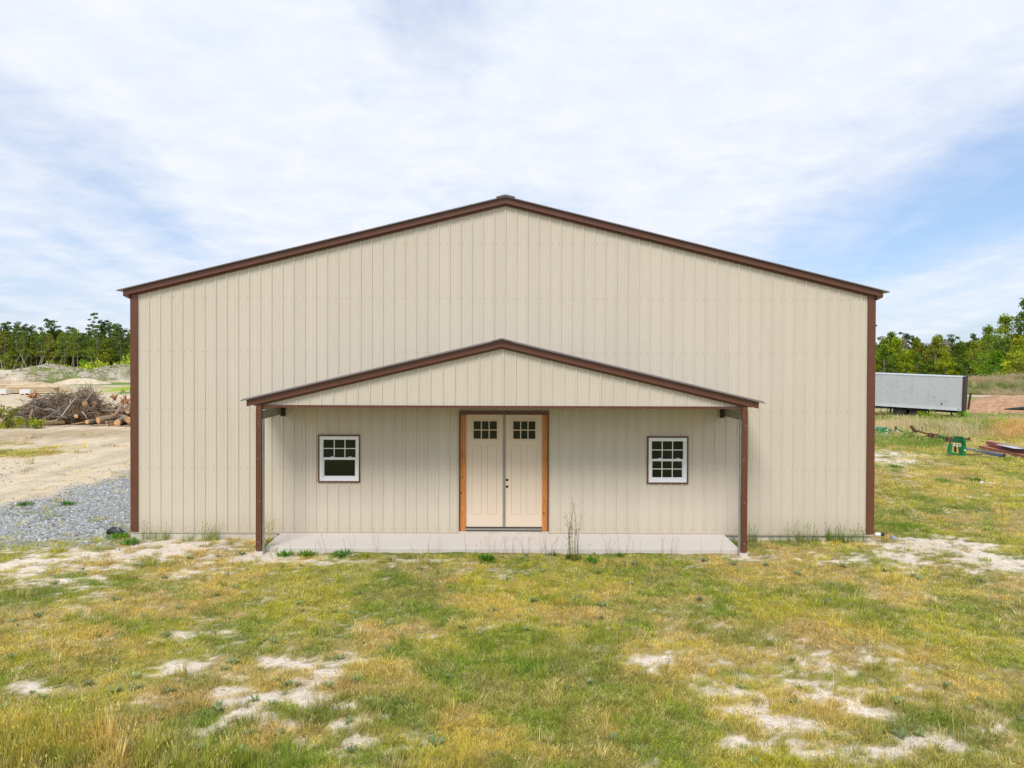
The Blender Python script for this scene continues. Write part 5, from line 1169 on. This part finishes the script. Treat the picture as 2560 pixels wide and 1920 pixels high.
# blue pipe and red steel
p, q = Vector((*at(2411, 1127), 0)), Vector((*at(2512, 1145), 0)); p.z = float(gz(p.x, p.y)) + .07; q.z = float(gz(q.x, q.y)) + .07; root = tag(empty('blue_pipe', (p + q) / 2), 'dark blue steel pipe lying in the grass beside the red purlins', 'pipe'); cc = (p + q) / 2
mb = MB(); mb.tube([p - cc, q - cc], .08, 12); mb.build('pipe_wall', MT['blue'], root)
mb = MB(); mb.tube([(q - cc) + (q - p).normalized() * .001, (q - cc) + (q - p).normalized() * .01], .045, 12); mb.build('bore_shade', MT['dark'], root)  # near-black disc on the pipe end paints the shade of its bore
x0, y0 = at(2452, 1122); x1, y1 = at(2562, 1147); dirv = Vector((x1 - x0, y1 - y0, 0)).normalized(); per = Vector((dirv.y, -dirv.x, 0)); per = per if per.x > 0 else -per
labs = ['nearest red steel purlin on the ground in the stack', 'second red steel purlin from the front of the stack', 'third red steel purlin of the stack', 'fourth red steel purlin of the stack', 'rearmost low red steel purlin of the stack', 'red steel purlin on top at the front of the stack', 'topmost red steel purlin with a faded edge']
for i in range(7):
    row = 0 if i < 5 else 1; off = (i if i < 5 else i - 3.6) * .135; st = Vector((x0, y0, 0)) + per * off + dirv * random.uniform(-.3, .2) + Vector((0, .25 * i, 0)) * 0
    en = st + dirv * 6.2; zz = float(gz(x0, y0)) + .03 + row * .13; zz2 = float(gz(float(en.x), float(en.y))) + .03 + row * .13
    a_ = st + Vector((0, 0, zz + .05 + .014 * i)); b_ = en + Vector((0, 0, zz2 + .05 + .014 * i)); m_ = (a_ + b_) / 2
    r = tag(empty('steel_purlin', m_), labs[i], 'steel beam')
    mb = MB(); mb.beam(a_ - m_, b_ - m_, .018, .11); mb.build('web', MT['redsteel'], r)
    mb = MB(); mb.beam(a_ - m_ + Vector((0, 0, .058)), b_ - m_ + Vector((0, 0, .058)), .085, .008); mb.beam(a_ - m_ - Vector((0, 0, .058)), b_ - m_ - Vector((0, 0, .058)), .085, .008); mb.build('flange', MT['tansteel'] if i in (0, 3, 6) else MT['redsteel'], r)
_q = at(2560, 1147)[1] - CAM_Y; a_ = P2(2503, 1112, _q + 2.4); b_ = P2(2549, 1122, _q + .4); m_ = (a_ + b_) / 2; r = tag(empty('metal_sheet', m_), 'pale grey folded metal sheet lying on the red purlins', 'metal sheet')
mb = MB(); mb.beam(a_ - m_, b_ - m_, .34, .02); mb.build('sheet', MT['rail'], r); mb = MB(); mb.beam(a_ - m_ + Vector((.1, 0, -.05)), b_ - m_ + Vector((.1, 0, -.05)), .22, .05); mb.build('dark_underside', MT['chassis'], r)
x, y = at(2440, 1139); mb = MB(); mb.beam((x - .35, y, float(gz(x, y)) + .03), (x + .3, y + .05, float(gz(x, y)) + .03), .08, .03); tag(mb.build('iron_bar', MT['chassis']), 'short dark iron bar on the grass in front of the blue pipe', 'bar')
p, q = P2(2513, 1026, 66), P2(2600, 1024, 67); mb = MB(); mb.tube([p + Vector((0, 0, .1)), (p + q) / 2 + Vector((0, 0, .12)), q + Vector((0, 0, .1))], [.05, .16, .2], 10); tag(mb.build('black_drain_pipe', MT['black']), 'black drain pipe lying before the reddish soil heap', 'pipe')

# ------------------------------------------------------------------ small things near the building
x, y = at(293, 1339); z0 = float(gz(x, y)); r = tag(empty('black_downspout_boot', (x, y, z0), R(-8)), 'crumpled black plastic drain boot on the gravel by the corner', 'drain pipe')
mb = MB(); mb.tube([(-.20, 0, .06), (-.10, 0, .10), (.0, .0, .085), (.10, 0, .055), (.24, -.01, .03)], [.055, .095, .085, .055, .02], 10, wob=.16); mb.build('boot_body', MT['black'], r)
mb = MB(); mb.tube([(-.21, 0, .06), (-.17, 0, .065)], [.07, .075], 10, wob=.08); mb.build('boot_collar', MT['black'], r)
r = tag(empty('pvc_pipe_end', (7.70, -.06, .015)), 'white plastic pipe end with a black cap beside the right corner post', 'pipe')
mb = MB(); mb.tube([(-.05, 0, 0), (.055, 0, 0)], .036, 14); mb.build('white_pipe', MT['white'], r); mb = MB(); mb.tube([(.056, 0, 0), (.13, 0, 0)], .034, 14); mb.build('black_cap', MT['black'], r)
x, y = at(2238, 1352); mb = rock('stone', .075, 9); o = mb.build('grey_stone', MT['scuff']); o.location = (x, y, float(gz(x, y)) + .045); tag(o, 'lone dark grey stone on the sand right of the building', 'stone')
x, y = at(2457, 1209); mb = rock('stone', .06, 10); o = mb.build('white_stone', MT['white']); o.location = (x, y, float(gz(x, y)) + .03); tag(o, 'small white stone in the grass right of the dark clump', 'stone')
br = tag(empty('bird', P2(2188, 815, 42)), 'tiny dark bird flying beside the right corner post', 'bird')
mb = MB(); mb.tube([(-.10, 0, 0), (-.04, 0, .0), (.04, 0, .005), (.09, 0, .015), (.12, 0, .01)], [.008, .028, .034, .022, .006], 7); mb.build('body', MT['black'], br)
for s in (-1, 1): mb = MB(); mb.add([(-.04, 0, .02), (.05, 0, .02), (.03, s * .10, .07), (-.02, s * .16, .05), (-.05, s * .10, .06)], [(0, 1, 2, 3, 4)]); mb.add([(-.04, 0, .012), (.05, 0, .012), (.03, s * .10, .062), (-.02, s * .16, .045), (-.05, s * .10, .052)], [(4, 3, 2, 1, 0)]); mb.build('wing', MT['black'], br)

# ------------------------------------------------------------------ weeds
def weed_mesh(h, nst, seed, leaves=True, heads=True, lean=.12, spread=.05, basal=0, thick=1.0):
    r = random.Random(seed); st = MB(); lf = MB(); hd = MB()
    for i in range(nst):
        b0 = Vector((r.gauss(0, spread), r.gauss(0, spread * .6), 0)); hh = h * r.uniform(.55, 1.0) if i else h
        lx = r.gauss(0, lean) * hh; ly = r.gauss(0, lean * .6) * hh
        pts = [b0 + Vector((lx * f * f, ly * f * f, hh * f)) for f in (0, .3, .6, .85, 1.0)]
        st.tube(pts, [v_ * thick for v_ in (.0055, .0045, .0035, .0025, .0015)], 4)
        for k in range(int(hh * 8) if leaves else 0):
            f = r.uniform(.08, .75); p = b0 + Vector((lx * f * f, ly * f * f, hh * f)); an = r.uniform(0, 6.28); ln = r.uniform(.03, .075); d_ = Vector((math.cos(an), math.sin(an) * .8, r.uniform(.1, .8))).normalized(); s_ = Vector((-d_.y, d_.x, 0)).normalized() * ln * .17
            lf.add([p, p + d_ * ln * .5 + s_, p + d_ * ln, p + d_ * ln * .5 - s_], [(0, 1, 2, 3)])
        for k in range(3 if heads else 0):
            f = r.uniform(.65, .95); p = b0 + Vector((lx * f * f, ly * f * f, hh * f)); e = p + Vector((r.gauss(0, .09), r.gauss(0, .04), r.uniform(.04, .15))); st.tube([p, e], [.002 * thick, .0014 * thick], 3); hd.tube([e, e + Vector((0, 0, .014))], [.008 * thick, .005 * thick], 5)
        if heads: e = pts[-1]; hd.tube([e, e + Vector((0, 0, .016))], [.010, .006], 5)
    for k in range(basal):
        an = r.uniform(0, 6.28); ln = r.uniform(.06, .16); d_ = Vector((math.cos(an), math.sin(an), r.uniform(.3, 1.6))).normalized(); s_ = Vector((-math.sin(an), math.cos(an), 0)) * ln * .10; p = Vector((r.gauss(0, spread), r.gauss(0, spread), 0))
        lf.add([p, p + d_ * ln * .5 + s_, p + d_ * ln, p + d_ * ln * .5 - s_], [(0, 1, 2, 3)])
    return st, lf, hd
def ones(mb): return np.ones((len(mb.v), 3))
def weed(x, y, h, nst, seed, label, color=(1, 1, 1), stem='stemgreen', z=None, **kw):
    st, lf, hd = weed_mesh(h, nst, seed, **kw); r = tag(empty('weed', (x, y, float(gz(x, y)) if z is None else z)), label, 'weed')
    if st.f: o = st.build('stems', MT[stem], r, shade=ones(st)); o.color = (*color, 1)
    if lf.f: o = lf.build('leaves', MT['weedleaf'], r, shade=ones(lf)); o.color = (*color, 1)
    if hd.f: hd.build('seed_heads', MT['stalk'], r, shade=ones(hd))
    return r
ZS = -.13
x, y = at(1424, 1400); weed(x, y, 1.0, 4, 41, 'tall leafy weed right of the door, leftmost of the tall ones', (.8, .95, .8), lean=.12, spread=.03, basal=26)
x, y = at(1434, 1405); weed(x, y, .62, 2, 42, 'thin reddish weed stem between the two tall weeds', (1.3, .8, .6), lean=.06, spread=.015, basal=6)
x, y = at(1449, 1400); weed(x, y, 1.12, 2, 47, 'tallest bare branching weed right of the door', (.8, .85, .8), lean=.10, spread=.03, basal=8)
x, y = at(1441, 1403); weed(x, y, .66, 2, 44, 'slim pale seeding weed before the slab', (1.2, 1.0, .8), lean=.05, spread=.02, basal=4)
x, y = at(1218, 1403); weed(x, y, .14, 16, 45, 'small dense bright green bush in front of the door', (.7, 1.2, .6), heads=False, lean=.5, spread=.06, basal=110)
x, y = at(1482, 1408); weed(x, y, .12, 9, 46, 'low dark green weed right of the tall weeds', (.65, 1.1, .5), heads=False, lean=.5, spread=.06, basal=60)
x, y = at(1552, 1394); weed(x, y, .12, 4, 48, 'small dark leafy sprout against the slab edge', (.55, .8, .6), heads=False, lean=.3, spread=.02, basal=18)
x, y = at(1390, 1392); weed(x, y, .10, 4, 49, 'little dark sprout by the slab left of the tall weeds', (.5, .7, .7), heads=False, lean=.3, spread=.02, basal=14)
weed(-4.72, -.35, .50, 9, 50, 'airy dry seeding weed in the corner behind the left porch post', (1.3, 1.3, .8), stem='stalk', lean=.3, spread=.06, basal=14)
for px, py, h, cl_, lab in ((673, 1376, .16, (.9, 1.3, .6), 'green grass tuft beside the left end of the slab'), (712, 1392, .12, (.8, 1.3, .5), 'broad low green tuft along the slab near the left post'), (770, 1392, .08, (1, 1.2, .6), 'small green tuft before the left window'), (856, 1392, .15, (.8, 1.25, .5), 'spiky green tuft below the left window'),
        (325, 1362, .16, (.8, 1.2, .5), 'bright green leafy weed at the left corner of the building'), (294, 1347, .14, (1.1, 1.5, .5), 'yellow green sprig beside the black drain boot'), (1838, 1350, .30, (1.2, 1.3, .5), 'yellow green grass clump inside the right porch post'), (1818, 1345, .20, (1.2, 1.3, .5), 'short grass clump at the right end of the slab'),
        (60, 1265, .18, (.7, 1.1, .5), 'green grass tuft on the gravel near the left edge'), (166, 1264, .08, (.6, 1.1, .5), 'small green sprout on the gravel'), (2437, 1203, .42, (.75, 1.15, .45), 'dark green grass clump standing right of the building'), (2243, 1170, .22, (.9, 1.4, .5), 'small upright tuft near the sandy patch on the right'), (2362, 1205, .20, (1, 1.4, .5), 'light green tuft left of the dark clump')):
    x, y = at(px, py); y = min(y, -1.12) if (abs(x) < 4.5 and y > -1.3) else y; weed(x, y, h, 6, int(px), lab, cl_, heads=False, leaves=False, lean=.5, spread=.07 * (1 + h * 2), basal=int(90 * (1 + h)))
# stalks that nobody would tell apart: dry ones along the slab, green ones along the wall
PS_ = []
for s in range(5):
    st, lf, hd = weed_mesh(.34, 1, 100 + s, leaves=False, heads=s % 2 == 0, lean=.22, spread=.01, thick=.6); hd_ = MB(); o = st.build('dry_stalk', MT['stalk'], None, shade=ones(st)); PS_.append(o)
for i in range(84):
    x = random.uniform(-4.4, 4.5) if i % 3 else random.uniform(-1.5, 1.2); y = -1.13 - abs(random.gauss(0, .05)); o = PS_[i] if i < 5 else PS_[i % 5].copy()
    if i >= 5: COL.objects.link(o)
    o.location = (x, y, float(gz(x, y)) - .01); k = random.uniform(.45, 1.2) * (1.9 if random.random() < .05 else 1); o.scale = (k, k, k); o.rotation_euler = (0, 0, random.uniform(0, 6.28)); cch = random.choice([(1, 1, 1, 1), (.8, .62, .5, 1), (.75, .85, .5, 1)]); o.color = cch
    tag(o, 'thin dry grass stalk standing along the front of the slab', 'stalk', 'dry stalks along the slab')
PG = []
for s in range(4):
    tf = tuft('grass_tuft', 15, .07, .16, .42, .007, .22, 60 + s, mat='weedleaf', seedhead=.3); COL.objects.link(tf); PG.append(tf)
k = 0
for i in range(46):
    x = (random.uniform(4.85, 7.5) if i < 30 else random.uniform(-7.4, -4.9)) ; y = -.09 - abs(random.gauss(0, .06)); o = PG[k] if k < 4 else PG[k % 4].copy()
    if k >= 4: COL.objects.link(o)
    k += 1; o.location = (x, y, float(gz(x, y)) - .01); s_ = random.uniform(.35, 1.0) if x > 0 else random.uniform(.35, .95); o.scale = (1, 1, s_); o.rotation_euler = (0, 0, random.uniform(0, 6.28)); o.color = (2.1, 1.6, 1.2, 1) if x < 0 else (1.5, 1.35, .9, 1)
    if x > 0: tag(o, 'green grass stems standing against the wall right of the porch', 'grass tuft', 'grass stems along the right wall')
    else: tag(o, 'sparse dry grass stems against the wall left of the porch', 'grass tuft', 'dry stems along the left wall')
